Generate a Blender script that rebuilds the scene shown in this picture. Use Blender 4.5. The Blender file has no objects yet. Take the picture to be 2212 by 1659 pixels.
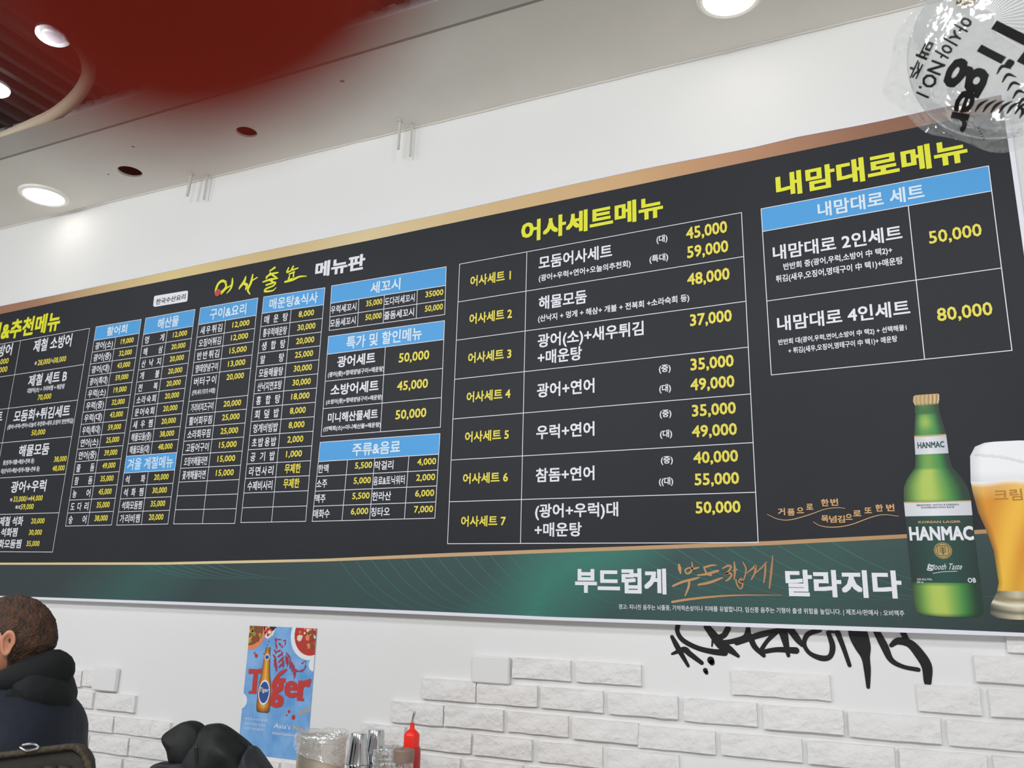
import bpy, bmesh, math, random
from mathutils import Vector, Matrix, noise
random.seed(7)
SC = bpy.context.scene
COL = SC.collection

# ------------------------------------------------------------------ camera, world, lights, exposure
CAMPOS = Vector((0.0, 0.0, 1.25))
VR = Vector((0.90887, 0.416424, 0.02335))       # view right
VF = Vector((-0.408474, 0.87741, 0.251595))     # view forward
VU = Vector((0.084283, -0.238205, 0.967551))    # view up
cd = bpy.data.cameras.new('camera')
cd.sensor_width = 36.0
cd.lens = 1801.21 / 2212 * 36
cd.clip_start = 0.002
cd.clip_end = 60
cd.dof.use_dof = True
cd.dof.focus_distance = 2.6
cd.dof.aperture_fstop = 8.2
cam = bpy.data.objects.new('camera', cd)
COL.objects.link(cam)
cam.matrix_world = Matrix((
    (VR.x, VU.x, -VF.x, CAMPOS.x),
    (VR.y, VU.y, -VF.y, CAMPOS.y),
    (VR.z, VU.z, -VF.z, CAMPOS.z),
    (0, 0, 0, 1)))
SC.camera = cam
wd = bpy.data.worlds.new('world')
SC.world = wd
wd.use_nodes = True
wd.node_tree.nodes['Background'].inputs[0].default_value = (0.9, 0.95, 1.0, 1)
wd.node_tree.nodes['Background'].inputs[1].default_value = 0.25
SC.view_settings.view_transform = 'Standard'
SC.view_settings.look = 'None'
SC.view_settings.exposure = 0.0
SC.view_settings.gamma = 1.0
SC.view_settings.use_curve_mapping = False


def area(x, y, z, sx, sy, power, color=(1, 1, 1), tilt=0):
    l = bpy.data.lights.new('ceiling_lamp_light', 'AREA')
    l.shape = 'RECTANGLE'
    l.size, l.size_y = sx, sy
    l.energy = power
    l.color = color
    o = bpy.data.objects.new('ceiling_lamp_light', l)
    COL.objects.link(o)
    o.location = (x, y, z)
    o.rotation_euler = (math.radians(tilt), 0, 0)
    return o


for lx in (-4.4, -2.9, -1.4, 0.1, 1.4):      # a row of lamps tilted a little towards the menu wall
    area(lx, 0.6, 2.98, 0.5, 0.3, 7.5, (0.97, 0.985, 1.0), 48)
for lx in (-5.0, -2.8, -0.6, 1.6):
    area(lx, -1.2, 2.98, 0.8, 0.8, 52, (0.97, 0.985, 1.0), 15)

# ------------------------------------------------------------------ measured positions in metres (wall plane X, Z)
TABLES = {
 'fish': dict(lines=[[-3.2342, 2.2873, -2.9538, 2.2887], [-3.2339, 2.232, -2.954, 2.2334], [-3.2336, 2.1768, -2.9541, 2.1781], [-3.2334, 2.1215, -2.9543, 2.1228], [-3.2331, 2.0662, -2.9545, 2.0675], [-3.2329, 2.0109, -2.9546, 2.0122], [-3.2326, 1.9556, -2.9548, 1.9568], [-3.2323, 1.9004, -2.955, 1.9015], [-3.2321, 1.8451, -2.9551, 1.8462], [-3.2318, 1.7898, -2.9553, 1.7909], [-3.2315, 1.7345, -2.9555, 1.7356], [-3.2313, 1.6792, -2.9556, 1.6803], [-3.231, 1.624, -2.9558, 1.625], [-3.2308, 1.5687, -2.956, 1.5697], [-3.2305, 1.5134, -2.9561, 1.5143], [-3.0968, 2.3433, -3.0961, 1.5139], [-3.2347, 2.4073, -2.9534, 2.4088], [-2.9534, 2.4088, -2.9561, 1.5143], [-2.9561, 1.5143, -3.2305, 1.5134], [-3.2305, 1.5134, -3.2347, 2.4073]],
   head=[[-3.2347, 2.4073, -2.9534, 2.4088, -2.9536, 2.344, -3.2344, 2.3426]]),
 'seafood': dict(lines=[[-2.9266, 2.282, -2.6406, 2.2861], [-2.9266, 2.2284, -2.6407, 2.2321], [-2.9265, 2.1747, -2.6408, 2.1782], [-2.9265, 2.1211, -2.6409, 2.1243], [-2.9264, 2.0674, -2.6409, 2.0704], [-2.9264, 2.0137, -2.641, 2.0165], [-2.9263, 1.9601, -2.6411, 1.9625], [-2.9263, 1.9064, -2.6412, 1.9086], [-2.9263, 1.8528, -2.6412, 1.8547], [-2.9262, 1.7991, -2.6413, 1.8008], [-2.7865, 2.3378, -2.7866, 1.7999], [-2.9261, 1.6743, -2.6415, 1.6754], [-2.9261, 1.6206, -2.6416, 1.6214], [-2.926, 1.5669, -2.6416, 1.5674], [-2.926, 1.5131, -2.6417, 1.5134], [-2.7866, 1.7287, -2.7867, 1.5133], [-2.9267, 2.4104, -2.6405, 2.415], [-2.6405, 2.415, -2.6417, 1.5134], [-2.6417, 1.5134, -2.926, 1.5131], [-2.926, 1.5131, -2.9267, 2.4104]],
   head=[[-2.9267, 2.4104, -2.6405, 2.415, -2.6406, 2.34, -2.9266, 2.3357], [-2.9262, 1.7991, -2.6413, 1.8008, -2.6414, 1.7294, -2.9262, 1.728]]),
 'grill': dict(lines=[[-2.6107, 2.2876, -2.3008, 2.2903], [-2.6108, 2.2323, -2.3006, 2.2346], [-2.6108, 2.177, -2.3003, 2.1789], [-2.6108, 2.1217, -2.3001, 2.1232], [-2.6109, 2.0111, -2.2996, 2.0117], [-2.6109, 1.9558, -2.2994, 1.956], [-2.611, 1.9005, -2.2992, 1.9003], [-2.611, 1.8452, -2.2989, 1.8446], [-2.6111, 1.7899, -2.2987, 1.7889], [-2.6111, 1.7346, -2.2985, 1.7332], [-2.6111, 1.6792, -2.2983, 1.6775], [-2.6112, 1.6239, -2.298, 1.6218], [-2.6112, 1.5686, -2.2978, 1.5661], [-2.6112, 1.5133, -2.2976, 1.5103], [-2.4621, 2.3444, -2.4607, 1.5119], [-2.6106, 2.417, -2.3013, 2.4207], [-2.3013, 2.4207, -2.2976, 1.5103], [-2.2976, 1.5103, -2.6112, 1.5133], [-2.6112, 1.5133, -2.6106, 2.417]],
   head=[[-2.6106, 2.417, -2.3013, 2.4207, -2.301, 2.346, -2.6107, 2.3429]]),
 'stew': dict(lines=[[-2.2708, 2.2944, -1.9663, 2.2923], [-2.2706, 2.2385, -1.9661, 2.2365], [-2.2704, 2.1827, -1.966, 2.1808], [-2.2702, 2.1269, -1.9659, 2.1251], [-2.27, 2.0711, -1.9657, 2.0694], [-2.2699, 2.0153, -1.9656, 2.0137], [-2.2697, 1.9595, -1.9654, 1.958], [-2.2695, 1.9037, -1.9653, 1.9023], [-2.2693, 1.8479, -1.9652, 1.8466], [-2.2691, 1.7921, -1.965, 1.7909], [-2.2689, 1.7363, -1.9649, 1.7352], [-2.2688, 1.6804, -1.9648, 1.6795], [-2.2686, 1.6246, -1.9646, 1.6238], [-2.2684, 1.5688, -1.9645, 1.5681], [-2.2682, 1.513, -1.9643, 1.5124], [-2.1235, 2.3491, -2.1211, 1.5127], [-2.2712, 2.4212, -1.9666, 2.4188], [-1.9666, 2.4188, -1.9643, 1.5124], [-1.9643, 1.5124, -2.2682, 1.513], [-2.2682, 1.513, -2.2712, 2.4212]],
   head=[[-2.2712, 2.4212, -1.9666, 2.4188, -1.9664, 2.348, -2.2709, 2.3502]]),
 'roe': dict(lines=[[-1.933, 2.3491, -1.4245, 2.3512], [-1.9312, 2.2936, -1.4236, 2.2956], [-1.8018, 2.3496, -1.7986, 2.2386], [-1.6869, 2.3501, -1.6841, 2.239], [-1.5435, 2.3507, -1.5412, 2.2395], [-1.9354, 2.422, -1.4258, 2.4245], [-1.4258, 2.4245, -1.4226, 2.2399], [-1.4226, 2.2399, -1.9294, 2.2382], [-1.9294, 2.2382, -1.9354, 2.422]],
   head=[[-1.9354, 2.422, -1.4258, 2.4245, -1.4245, 2.3512, -1.933, 2.3491]]),
 'drinks': dict(lines=[[-1.9297, 1.73, -1.4207, 1.7321], [-1.931, 1.6754, -1.4217, 1.6775], [-1.9323, 1.6209, -1.4226, 1.623], [-1.9337, 1.5663, -1.4236, 1.5685], [-1.7994, 1.7305, -1.8043, 1.5123], [-1.6823, 1.731, -1.6869, 1.5128], [-1.5403, 1.7316, -1.5445, 1.5134], [-1.9279, 1.802, -1.4195, 1.804], [-1.4195, 1.804, -1.4246, 1.514], [-1.4246, 1.514, -1.935, 1.5117], [-1.935, 1.5117, -1.9279, 1.802]],
   head=[[-1.9279, 1.802, -1.4195, 1.804, -1.4207, 1.7321, -1.9297, 1.73]]),
 'deals': dict(lines=[[-1.9294, 2.1429, -1.4216, 2.1453], [-1.9285, 2.0362, -1.4209, 2.0386], [-1.9275, 1.9302, -1.4201, 1.9326], [-1.6679, 2.1441, -1.6653, 1.8257], [-1.9301, 2.2141, -1.4221, 2.2165], [-1.4221, 2.2165, -1.4194, 1.8268], [-1.4194, 1.8268, -1.9265, 1.8245], [-1.9265, 1.8245, -1.9301, 2.2141]],
   head=[[-1.9301, 2.2141, -1.4221, 2.2165, -1.4216, 2.1453, -1.9294, 2.1429]]),
 'sets': dict(lines=[[-1.3704, 2.2808, -0.3692, 2.2978], [-1.3706, 2.1372, -0.3691, 2.1509], [-1.3708, 1.9942, -0.369, 2.0046], [-1.3711, 1.8525, -0.369, 1.8596], [-1.3713, 1.7094, -0.3689, 1.7132], [-1.3715, 1.5677, -0.3688, 1.5683], [-1.1046, 2.4282, -1.106, 1.4285], [-1.3702, 2.426, -0.3692, 2.4463], [-0.3692, 2.4463, -0.3687, 1.426], [-0.3687, 1.426, -1.3717, 1.4286], [-1.3717, 1.4286, -1.3702, 2.426]],
   head=[]),
 'custom': dict(lines=[[-0.308, 2.1434, 0.3102, 2.1569], [0.0998, 2.3797, 0.1003, 1.9199], [-0.3094, 2.4479, 0.3118, 2.4647], [0.3118, 2.4647, 0.309, 1.923], [0.309, 1.923, -0.307, 1.9121], [-0.307, 1.9121, -0.3094, 2.4479]],
   head=[[-0.3094, 2.4479, 0.3118, 2.4647, 0.3114, 2.3872, -0.309, 2.3712]]),
 'season': dict(lines=[[-4.2335, 2.2239, -3.2771, 2.2338], [-4.2317, 2.0627, -3.2789, 2.0696], [-4.2298, 1.9005, -3.2807, 1.9044], [-4.2279, 1.7375, -3.2825, 1.7384], [-4.226, 1.5732, -3.2843, 1.5711], [-4.2355, 2.3918, -3.2753, 2.4049], [-3.2753, 2.4049, -3.2861, 1.4054], [-4.2241, 1.4106, -3.2861, 1.4054], [-3.7437, 2.3985, -3.7437, 1.5721], [-4.2355, 2.3918, -4.2241, 1.4106]],
   head=[]),
}
TEXTS = {
 'fish': [
  ('활어회', 'h', -3.1587, -3.0322, 2.3753, 2.376, 0.0401, 0.02),
  ('광어(소)', 'w', -3.2203, -3.108, 2.3139, 2.3145, 0.0332, 0.016),
  ('19,000', 'y', -3.0603, -2.9818, 2.3181, 2.3184, 0.0254, 0.018),
  ('광어(중)', 'w', -3.22, -3.108, 2.2586, 2.2592, 0.0332, 0.016),
  ('32,000', 'y', -3.0603, -2.9819, 2.2628, 2.2631, 0.0254, 0.018),
  ('광어(대)', 'w', -3.2198, -3.1079, 2.2034, 2.2039, 0.0332, 0.016),
  ('43,000', 'y', -3.0604, -2.982, 2.2075, 2.2078, 0.0254, 0.018),
  ('광어(특대)', 'w', -3.2195, -3.1078, 2.1481, 2.1486, 0.0332, 0.016),
  ('59,000', 'y', -3.0604, -2.9821, 2.1522, 2.1525, 0.0254, 0.018),
  ('우럭(소)', 'w', -3.2193, -3.1078, 2.0928, 2.0933, 0.0332, 0.016),
  ('19,000', 'y', -3.0604, -2.9823, 2.0969, 2.0972, 0.0254, 0.018),
  ('우럭(중)', 'w', -3.2191, -3.1077, 2.0375, 2.038, 0.0332, 0.016),
  ('32,000', 'y', -3.0604, -2.9824, 2.0416, 2.0419, 0.0254, 0.018),
  ('우럭(대)', 'w', -3.2188, -3.1076, 1.9822, 1.9827, 0.0332, 0.016),
  ('43,000', 'y', -3.0604, -2.9825, 1.9863, 1.9866, 0.0254, 0.018),
  ('우럭(특대)', 'w', -3.2186, -3.1076, 1.927, 1.9274, 0.0332, 0.016),
  ('59,000', 'y', -3.0604, -2.9826, 1.931, 1.9313, 0.0254, 0.018),
  ('연어(소)', 'w', -3.2183, -3.1075, 1.8717, 1.8721, 0.0332, 0.016),
  ('25,000', 'y', -3.0604, -2.9828, 1.8757, 1.876, 0.0254, 0.018),
  ('연어(중)', 'w', -3.2181, -3.1074, 1.8164, 1.8168, 0.0332, 0.016),
  ('39,000', 'y', -3.0604, -2.9829, 1.8204, 1.8207, 0.0254, 0.018),
  ('줄', 'w', -3.2179, -3.1935, 1.7611, 1.7612, 0.0332, 0.016),
  ('돔', 'w', -3.1332, -3.1089, 1.7614, 1.7615, 0.0332, 0.016),
  ('49,000', 'y', -3.0604, -2.983, 1.7651, 1.7654, 0.0254, 0.018),
  ('참', 'w', -3.2176, -3.1933, 1.7058, 1.7059, 0.0332, 0.016),
  ('돔', 'w', -3.1332, -3.1088, 1.7062, 1.7062, 0.0332, 0.016),
  ('35,000', 'y', -3.0604, -2.9831, 1.7098, 1.71, 0.0254, 0.018),
  ('농', 'w', -3.2174, -3.193, 1.6506, 1.6506, 0.0332, 0.016),
  ('어', 'w', -3.1331, -3.1088, 1.6509, 1.651, 0.0332, 0.016),
  ('45,000', 'y', -3.0604, -2.9833, 1.6545, 1.6547, 0.0254, 0.018),
  ('도', 'w', -3.2171, -3.1928, 1.5953, 1.5954, 0.0332, 0.016),
  ('다', 'w', -3.1751, -3.1507, 1.5954, 1.5955, 0.0332, 0.016),
  ('리', 'w', -3.133, -3.1087, 1.5956, 1.5957, 0.0332, 0.016),
  ('35,000', 'y', -3.0604, -2.9834, 1.5992, 1.5994, 0.0254, 0.018),
  ('숭', 'w', -3.2169, -3.1926, 1.54, 1.5401, 0.0332, 0.016),
  ('어', 'w', -3.1329, -3.1086, 1.5403, 1.5404, 0.0332, 0.016),
  ('38,000', 'y', -3.0604, -2.9835, 1.5439, 1.5441, 0.0254, 0.018),
 ],
 'seafood': [
  ('해산물', 'h', -2.8494, -2.7264, 2.3743, 2.3762, 0.0464, 0.02),
  ('겨울 계절메뉴', 'h', -2.9119, -2.6556, 1.7636, 1.765, 0.047, 0.016),
  ('멍', 'w', -2.9123, -2.8886, 2.308, 2.3084, 0.0323, 0.016),
  ('게', 'w', -2.8231, -2.7994, 2.3093, 2.3096, 0.0323, 0.016),
  ('12,000', 'y', -2.7493, -2.6692, 2.3136, 2.3148, 0.0247, 0.018),
  ('해', 'w', -2.9123, -2.8886, 2.2543, 2.2547, 0.0323, 0.016),
  ('삼', 'w', -2.8231, -2.7994, 2.2555, 2.2559, 0.0323, 0.016),
  ('20,000', 'y', -2.7493, -2.6693, 2.2598, 2.2609, 0.0247, 0.018),
  ('산', 'w', -2.9122, -2.8886, 2.2007, 2.201, 0.0323, 0.016),
  ('낙', 'w', -2.8677, -2.844, 2.2012, 2.2015, 0.0323, 0.016),
  ('지', 'w', -2.8231, -2.7994, 2.2018, 2.2021, 0.0323, 0.016),
  ('20,000', 'y', -2.7493, -2.6693, 2.206, 2.207, 0.0247, 0.018),
  ('개', 'w', -2.9122, -2.8885, 2.147, 2.1473, 0.0323, 0.016),
  ('불', 'w', -2.8231, -2.7995, 2.148, 2.1483, 0.0323, 0.016),
  ('20,000', 'y', -2.7494, -2.6694, 2.1521, 2.1531, 0.0247, 0.018),
  ('전', 'w', -2.9122, -2.8885, 2.0933, 2.0936, 0.0323, 0.016),
  ('복', 'w', -2.8231, -2.7995, 2.0943, 2.0945, 0.0323, 0.016),
  ('20,000', 'y', -2.7494, -2.6695, 2.0983, 2.0992, 0.0247, 0.018),
  ('소', 'w', -2.9121, -2.8885, 2.0396, 2.0399, 0.0323, 0.016),
  ('라', 'w', -2.8825, -2.8588, 2.0399, 2.0402, 0.0323, 0.016),
  ('숙', 'w', -2.8528, -2.8291, 2.0402, 2.0405, 0.0323, 0.016),
  ('회', 'w', -2.8231, -2.7995, 2.0405, 2.0408, 0.0323, 0.016),
  ('20,000', 'y', -2.7494, -2.6695, 2.0445, 2.0453, 0.0247, 0.018),
  ('문', 'w', -2.9121, -2.8884, 1.986, 1.9862, 0.0323, 0.016),
  ('어', 'w', -2.8824, -2.8588, 1.9862, 1.9865, 0.0323, 0.016),
  ('숙', 'w', -2.8528, -2.8291, 1.9865, 1.9867, 0.0323, 0.016),
  ('회', 'w', -2.8231, -2.7995, 1.9868, 1.987, 0.0323, 0.016),
  ('20,000', 'y', -2.7495, -2.6696, 1.9907, 1.9914, 0.0247, 0.018),
  ('새', 'w', -2.9121, -2.8884, 1.9323, 1.9325, 0.0323, 0.016),
  ('우', 'w', -2.8676, -2.8439, 1.9327, 1.9328, 0.0323, 0.016),
  ('찜', 'w', -2.8232, -2.7995, 1.933, 1.9332, 0.0323, 0.016),
  ('20,000', 'y', -2.7495, -2.6696, 1.9368, 1.9375, 0.0247, 0.018),
  ('해물모둠(중)', 'w', -2.912, -2.798, 1.8786, 1.8794, 0.0323, 0.016),
  ('38,000', 'y', -2.7495, -2.6697, 1.883, 1.8836, 0.0247, 0.018),
  ('해물모둠(대)', 'w', -2.912, -2.798, 1.8249, 1.8257, 0.0323, 0.016),
  ('48,000', 'y', -2.7496, -2.6698, 1.8292, 1.8297, 0.0247, 0.018),
  ('석', 'w', -2.9119, -2.8882, 1.7002, 1.7003, 0.0323, 0.016),
  ('화', 'w', -2.8232, -2.7995, 1.7005, 1.7006, 0.0323, 0.016),
  ('20,000', 'y', -2.7496, -2.6699, 1.7041, 1.7044, 0.0248, 0.018),
  ('석', 'w', -2.9119, -2.8882, 1.6464, 1.6465, 0.0323, 0.016),
  ('화', 'w', -2.8676, -2.8439, 1.6466, 1.6466, 0.0323, 0.016),
  ('찜', 'w', -2.8232, -2.7995, 1.6467, 1.6468, 0.0323, 0.016),
  ('30,000', 'y', -2.7497, -2.67, 1.6502, 1.6505, 0.0248, 0.018),
  ('석화모둠찜', 'w', -2.9118, -2.798, 1.5927, 1.593, 0.0323, 0.016),
  ('35,000', 'y', -2.7497, -2.67, 1.5963, 1.5965, 0.0248, 0.018),
  ('가', 'w', -2.9118, -2.8881, 1.5389, 1.539, 0.0323, 0.016),
  ('리', 'w', -2.8823, -2.8586, 1.539, 1.539, 0.0323, 0.016),
  ('비', 'w', -2.8528, -2.8291, 1.539, 1.5391, 0.0323, 0.016),
  ('찜', 'w', -2.8233, -2.7996, 1.5391, 1.5391, 0.0323, 0.016),
  ('20,000', 'y', -2.7497, -2.6701, 1.5424, 1.5425, 0.0248, 0.018),
 ],
 'grill': [
  ('구이&요리', 'h', -2.5519, -2.3569, 2.3806, 2.3827, 0.0461, 0.02),
  ('새', 'w', -2.5952, -2.5708, 2.3143, 2.3145, 0.0333, 0.016),
  ('우', 'w', -2.5636, -2.5392, 2.3146, 2.3148, 0.0333, 0.016),
  ('튀', 'w', -2.532, -2.5076, 2.3149, 2.3151, 0.0333, 0.016),
  ('김', 'w', -2.5004, -2.476, 2.3152, 2.3154, 0.0333, 0.016),
  ('12,000', 'y', -2.4217, -2.3319, 2.3193, 2.3201, 0.0255, 0.018),
  ('오징어튀김', 'w', -2.5952, -2.4743, 2.259, 2.26, 0.0333, 0.016),
  ('12,000', 'y', -2.4216, -2.3317, 2.2637, 2.2644, 0.0255, 0.018),
  ('반', 'w', -2.5953, -2.5708, 2.2037, 2.2038, 0.0333, 0.016),
  ('반', 'w', -2.5636, -2.5392, 2.2039, 2.204, 0.0333, 0.016),
  ('튀', 'w', -2.5319, -2.5075, 2.2041, 2.2042, 0.0333, 0.016),
  ('김', 'w', -2.5002, -2.4758, 2.2043, 2.2045, 0.0333, 0.016),
  ('15,000', 'y', -2.4215, -2.3315, 2.2082, 2.2088, 0.0255, 0.018),
  ('명태양념구이', 'w', -2.5953, -2.4742, 2.1483, 2.149, 0.0333, 0.016),
  ('13,000', 'y', -2.4214, -2.3313, 2.1526, 2.1531, 0.0255, 0.018),
  ('버', 'w', -2.5953, -2.5709, 2.093, 2.0931, 0.0333, 0.016),
  ('터', 'w', -2.5636, -2.5391, 2.0931, 2.0932, 0.0333, 0.016),
  ('구', 'w', -2.5318, -2.5074, 2.0933, 2.0934, 0.0333, 0.016),
  ('이', 'w', -2.5001, -2.4756, 2.0934, 2.0935, 0.0333, 0.016),
  ('20,000', 'y', -2.4212, -2.3311, 2.097, 2.0974, 0.0255, 0.018),
  ('가리비치즈구이', 'w', -2.5954, -2.4739, 1.9824, 1.9825, 0.0333, 0.016),
  ('20,000', 'y', -2.421, -2.3307, 1.9859, 1.9861, 0.0255, 0.018),
  ('활어회무침', 'w', -2.5954, -2.4738, 1.927, 1.927, 0.0333, 0.016),
  ('25,000', 'y', -2.4209, -2.3305, 1.9304, 1.9304, 0.0255, 0.018),
  ('소라회무침', 'w', -2.5954, -2.4737, 1.8717, 1.8716, 0.0333, 0.016),
  ('25,000', 'y', -2.4207, -2.3303, 1.8748, 1.8747, 0.0255, 0.018),
  ('고등어구이', 'w', -2.5954, -2.4737, 1.8164, 1.8161, 0.0333, 0.016),
  ('15,000', 'y', -2.4206, -2.3301, 1.8193, 1.8191, 0.0255, 0.018),
  ('오징어해물라면', 'w', -2.5955, -2.4736, 1.761, 1.7606, 0.0333, 0.016),
  ('15,000', 'y', -2.4205, -2.3299, 1.7637, 1.7634, 0.0255, 0.018),
  ('꽃게해물라면', 'w', -2.5955, -2.4735, 1.7057, 1.7051, 0.0333, 0.016),
  ('15,000', 'y', -2.4203, -2.3297, 1.7082, 1.7077, 0.0255, 0.018),
  ('(전복,새우,키조개 수제햄)', 'w', -2.5984, -2.474, 2.0471, 2.0474, 0.0211, 0.016),
 ],
 'stew': [
  ('매운탕&식사', 'h', -2.2376, -1.9969, 2.3854, 2.3836, 0.044, 0.02),
  ('매', 'w', -2.2556, -2.2311, 2.321, 2.3209, 0.0335, 0.016),
  ('운', 'w', -2.2087, -2.1842, 2.3207, 2.3205, 0.0335, 0.016),
  ('탕', 'w', -2.1617, -2.1372, 2.3204, 2.3202, 0.0335, 0.016),
  ('8,000', 'y', -2.0839, -2.009, 2.3232, 2.3226, 0.0256, 0.018),
  ('통우럭매운탕', 'w', -2.2554, -2.1355, 2.2652, 2.2644, 0.0335, 0.016),
  ('30,000', 'y', -2.0837, -1.9966, 2.2674, 2.2668, 0.0256, 0.018),
  ('생', 'w', -2.2553, -2.2307, 2.2094, 2.2093, 0.0335, 0.016),
  ('합', 'w', -2.2083, -2.1838, 2.2091, 2.209, 0.0335, 0.016),
  ('탕', 'w', -2.1614, -2.1369, 2.2088, 2.2087, 0.0335, 0.016),
  ('20,000', 'y', -2.0836, -1.9965, 2.2117, 2.2111, 0.0256, 0.018),
  ('알', 'w', -2.2551, -2.2306, 2.1536, 2.1535, 0.0335, 0.016),
  ('탕', 'w', -2.1612, -2.1367, 2.1531, 2.1529, 0.0335, 0.016),
  ('25,000', 'y', -2.0834, -1.9964, 2.1559, 2.1554, 0.0256, 0.018),
  ('모둠해물탕', 'w', -2.2549, -2.135, 2.0978, 2.0971, 0.0335, 0.016),
  ('30,000', 'y', -2.0833, -1.9962, 2.1002, 2.0997, 0.0256, 0.018),
  ('산낙지연포탕', 'w', -2.2547, -2.1348, 2.042, 2.0414, 0.0335, 0.016),
  ('30,000', 'y', -2.0831, -1.9961, 2.0444, 2.044, 0.0256, 0.018),
  ('홍', 'w', -2.2545, -2.23, 1.9862, 1.9861, 0.0335, 0.016),
  ('합', 'w', -2.2077, -2.1831, 1.986, 1.9859, 0.0335, 0.016),
  ('탕', 'w', -2.1608, -2.1362, 1.9857, 1.9856, 0.0335, 0.016),
  ('18,000', 'y', -2.083, -1.9959, 1.9887, 1.9883, 0.0256, 0.018),
  ('회', 'w', -2.2544, -2.2298, 1.9304, 1.9303, 0.0335, 0.016),
  ('덮', 'w', -2.2075, -2.183, 1.9302, 1.9301, 0.0335, 0.016),
  ('밥', 'w', -2.1606, -2.1361, 1.93, 1.9299, 0.0335, 0.016),
  ('8,000', 'y', -2.0828, -2.008, 1.933, 1.9326, 0.0256, 0.018),
  ('멍게비빔밥', 'w', -2.2542, -2.1343, 1.8746, 1.8741, 0.0335, 0.016),
  ('8,000', 'y', -2.0826, -2.0078, 1.8772, 1.8769, 0.0256, 0.018),
  ('초', 'w', -2.254, -2.2295, 1.8188, 1.8187, 0.0335, 0.016),
  ('밥', 'w', -2.2228, -2.1982, 1.8187, 1.8186, 0.0335, 0.016),
  ('용', 'w', -2.1915, -2.167, 1.8185, 1.8185, 0.0335, 0.016),
  ('밥', 'w', -2.1603, -2.1357, 1.8184, 1.8183, 0.0335, 0.016),
  ('2,000', 'y', -2.0825, -2.0077, 1.8215, 1.8212, 0.0256, 0.018),
  ('공', 'w', -2.2538, -2.2293, 1.763, 1.7629, 0.0335, 0.016),
  ('기', 'w', -2.207, -2.1824, 1.7628, 1.7627, 0.0335, 0.016),
  ('밥', 'w', -2.1601, -2.1356, 1.7627, 1.7626, 0.0335, 0.016),
  ('1,000', 'y', -2.0823, -2.0075, 1.7657, 1.7655, 0.0256, 0.018),
  ('라', 'w', -2.2536, -2.2291, 1.7072, 1.7071, 0.0335, 0.016),
  ('면', 'w', -2.2224, -2.1979, 1.7071, 1.707, 0.0335, 0.016),
  ('사', 'w', -2.1912, -2.1667, 1.707, 1.7069, 0.0335, 0.016),
  ('리', 'w', -2.16, -2.1354, 1.7069, 1.7068, 0.0335, 0.016),
  ('무제한', 'y', -2.0822, -2.0074, 1.71, 1.7097, 0.0346, 0.024),
  ('수제비사리', 'w', -2.2535, -2.1337, 1.6514, 1.651, 0.0335, 0.016),
  ('무제한', 'y', -2.082, -2.0072, 1.6542, 1.654, 0.0346, 0.024),
 ],
 'roe': [
  ('세꼬시', 'h', -1.751, -1.6186, 2.3864, 2.387, 0.0453, 0.02),
  ('우럭세꼬시', 'w', -1.9295, -1.8109, 2.3214, 2.3218, 0.0305, 0.016),
  ('35,000', 'y', -1.7667, -1.6944, 2.3264, 2.3267, 0.0244, 0.018),
  ('도다리세꼬시', 'w', -1.6834, -1.553, 2.3223, 2.3229, 0.0305, 0.016),
  ('35000', 'y', -1.5074, -1.4324, 2.3275, 2.3278, 0.0244, 0.018),
  ('모둠세꼬시', 'w', -1.9277, -1.8093, 2.2659, 2.2663, 0.0305, 0.016),
  ('50,000', 'y', -1.7652, -1.693, 2.2709, 2.2712, 0.0244, 0.018),
  ('줄돔세꼬시', 'w', -1.682, -1.5525, 2.2668, 2.2673, 0.0305, 0.016),
  ('50,000', 'y', -1.5063, -1.4315, 2.2719, 2.2722, 0.0244, 0.018),
 ],
 'drinks': [
  ('주류&음료', 'h', -1.7813, -1.5778, 1.7666, 1.7674, 0.0446, 0.02),
  ('한맥', 'w', -1.9277, -1.8808, 1.7027, 1.7029, 0.03, 0.016),
  ('5,500', 'y', -1.7648, -1.691, 1.7078, 1.7081, 0.024, 0.018),
  ('막걸리', 'w', -1.6801, -1.6019, 1.7038, 1.7041, 0.03, 0.016),
  ('4,000', 'y', -1.5049, -1.4295, 1.7088, 1.7091, 0.024, 0.018),
  ('소주', 'w', -1.9291, -1.8821, 1.6482, 1.6484, 0.03, 0.016),
  ('5,000', 'y', -1.766, -1.6922, 1.6532, 1.6535, 0.024, 0.018),
  ('음료&토닉워터', 'w', -1.6812, -1.5519, 1.6492, 1.6497, 0.03, 0.016),
  ('2,000', 'y', -1.5059, -1.4305, 1.6543, 1.6546, 0.024, 0.018),
  ('맥주', 'w', -1.9304, -1.8834, 1.5936, 1.5938, 0.03, 0.016),
  ('5,500', 'y', -1.7672, -1.6933, 1.5987, 1.599, 0.024, 0.018),
  ('한라산', 'w', -1.6824, -1.6041, 1.5946, 1.595, 0.03, 0.016),
  ('6,000', 'y', -1.5069, -1.4314, 1.5998, 1.6001, 0.024, 0.018),
  ('매화수', 'w', -1.9317, -1.8599, 1.539, 1.5393, 0.03, 0.016),
  ('6,000', 'y', -1.7684, -1.6945, 1.5441, 1.5444, 0.024, 0.018),
  ('칭타오', 'w', -1.6835, -1.6052, 1.5401, 1.5404, 0.03, 0.016),
  ('7,000', 'y', -1.5079, -1.4324, 1.5452, 1.5456, 0.024, 0.018),
 ],
 'deals': [
  ('특가 및 할인메뉴', 'h', -1.8434, -1.5133, 2.1789, 2.1805, 0.047, 0.02),
  ('광어세트', 'w', -1.8788, -1.7082, 2.1069, 2.1077, 0.0419, 0.024),
  ('(광어(중)+명태양념구이+매운탕)', 'w', -1.9176, -1.6667, 2.0607, 2.0619, 0.0195, 0.024),
  ('50,000', 'y', -1.6058, -1.4783, 2.0953, 2.0959, 0.0368, 0.018),
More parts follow.
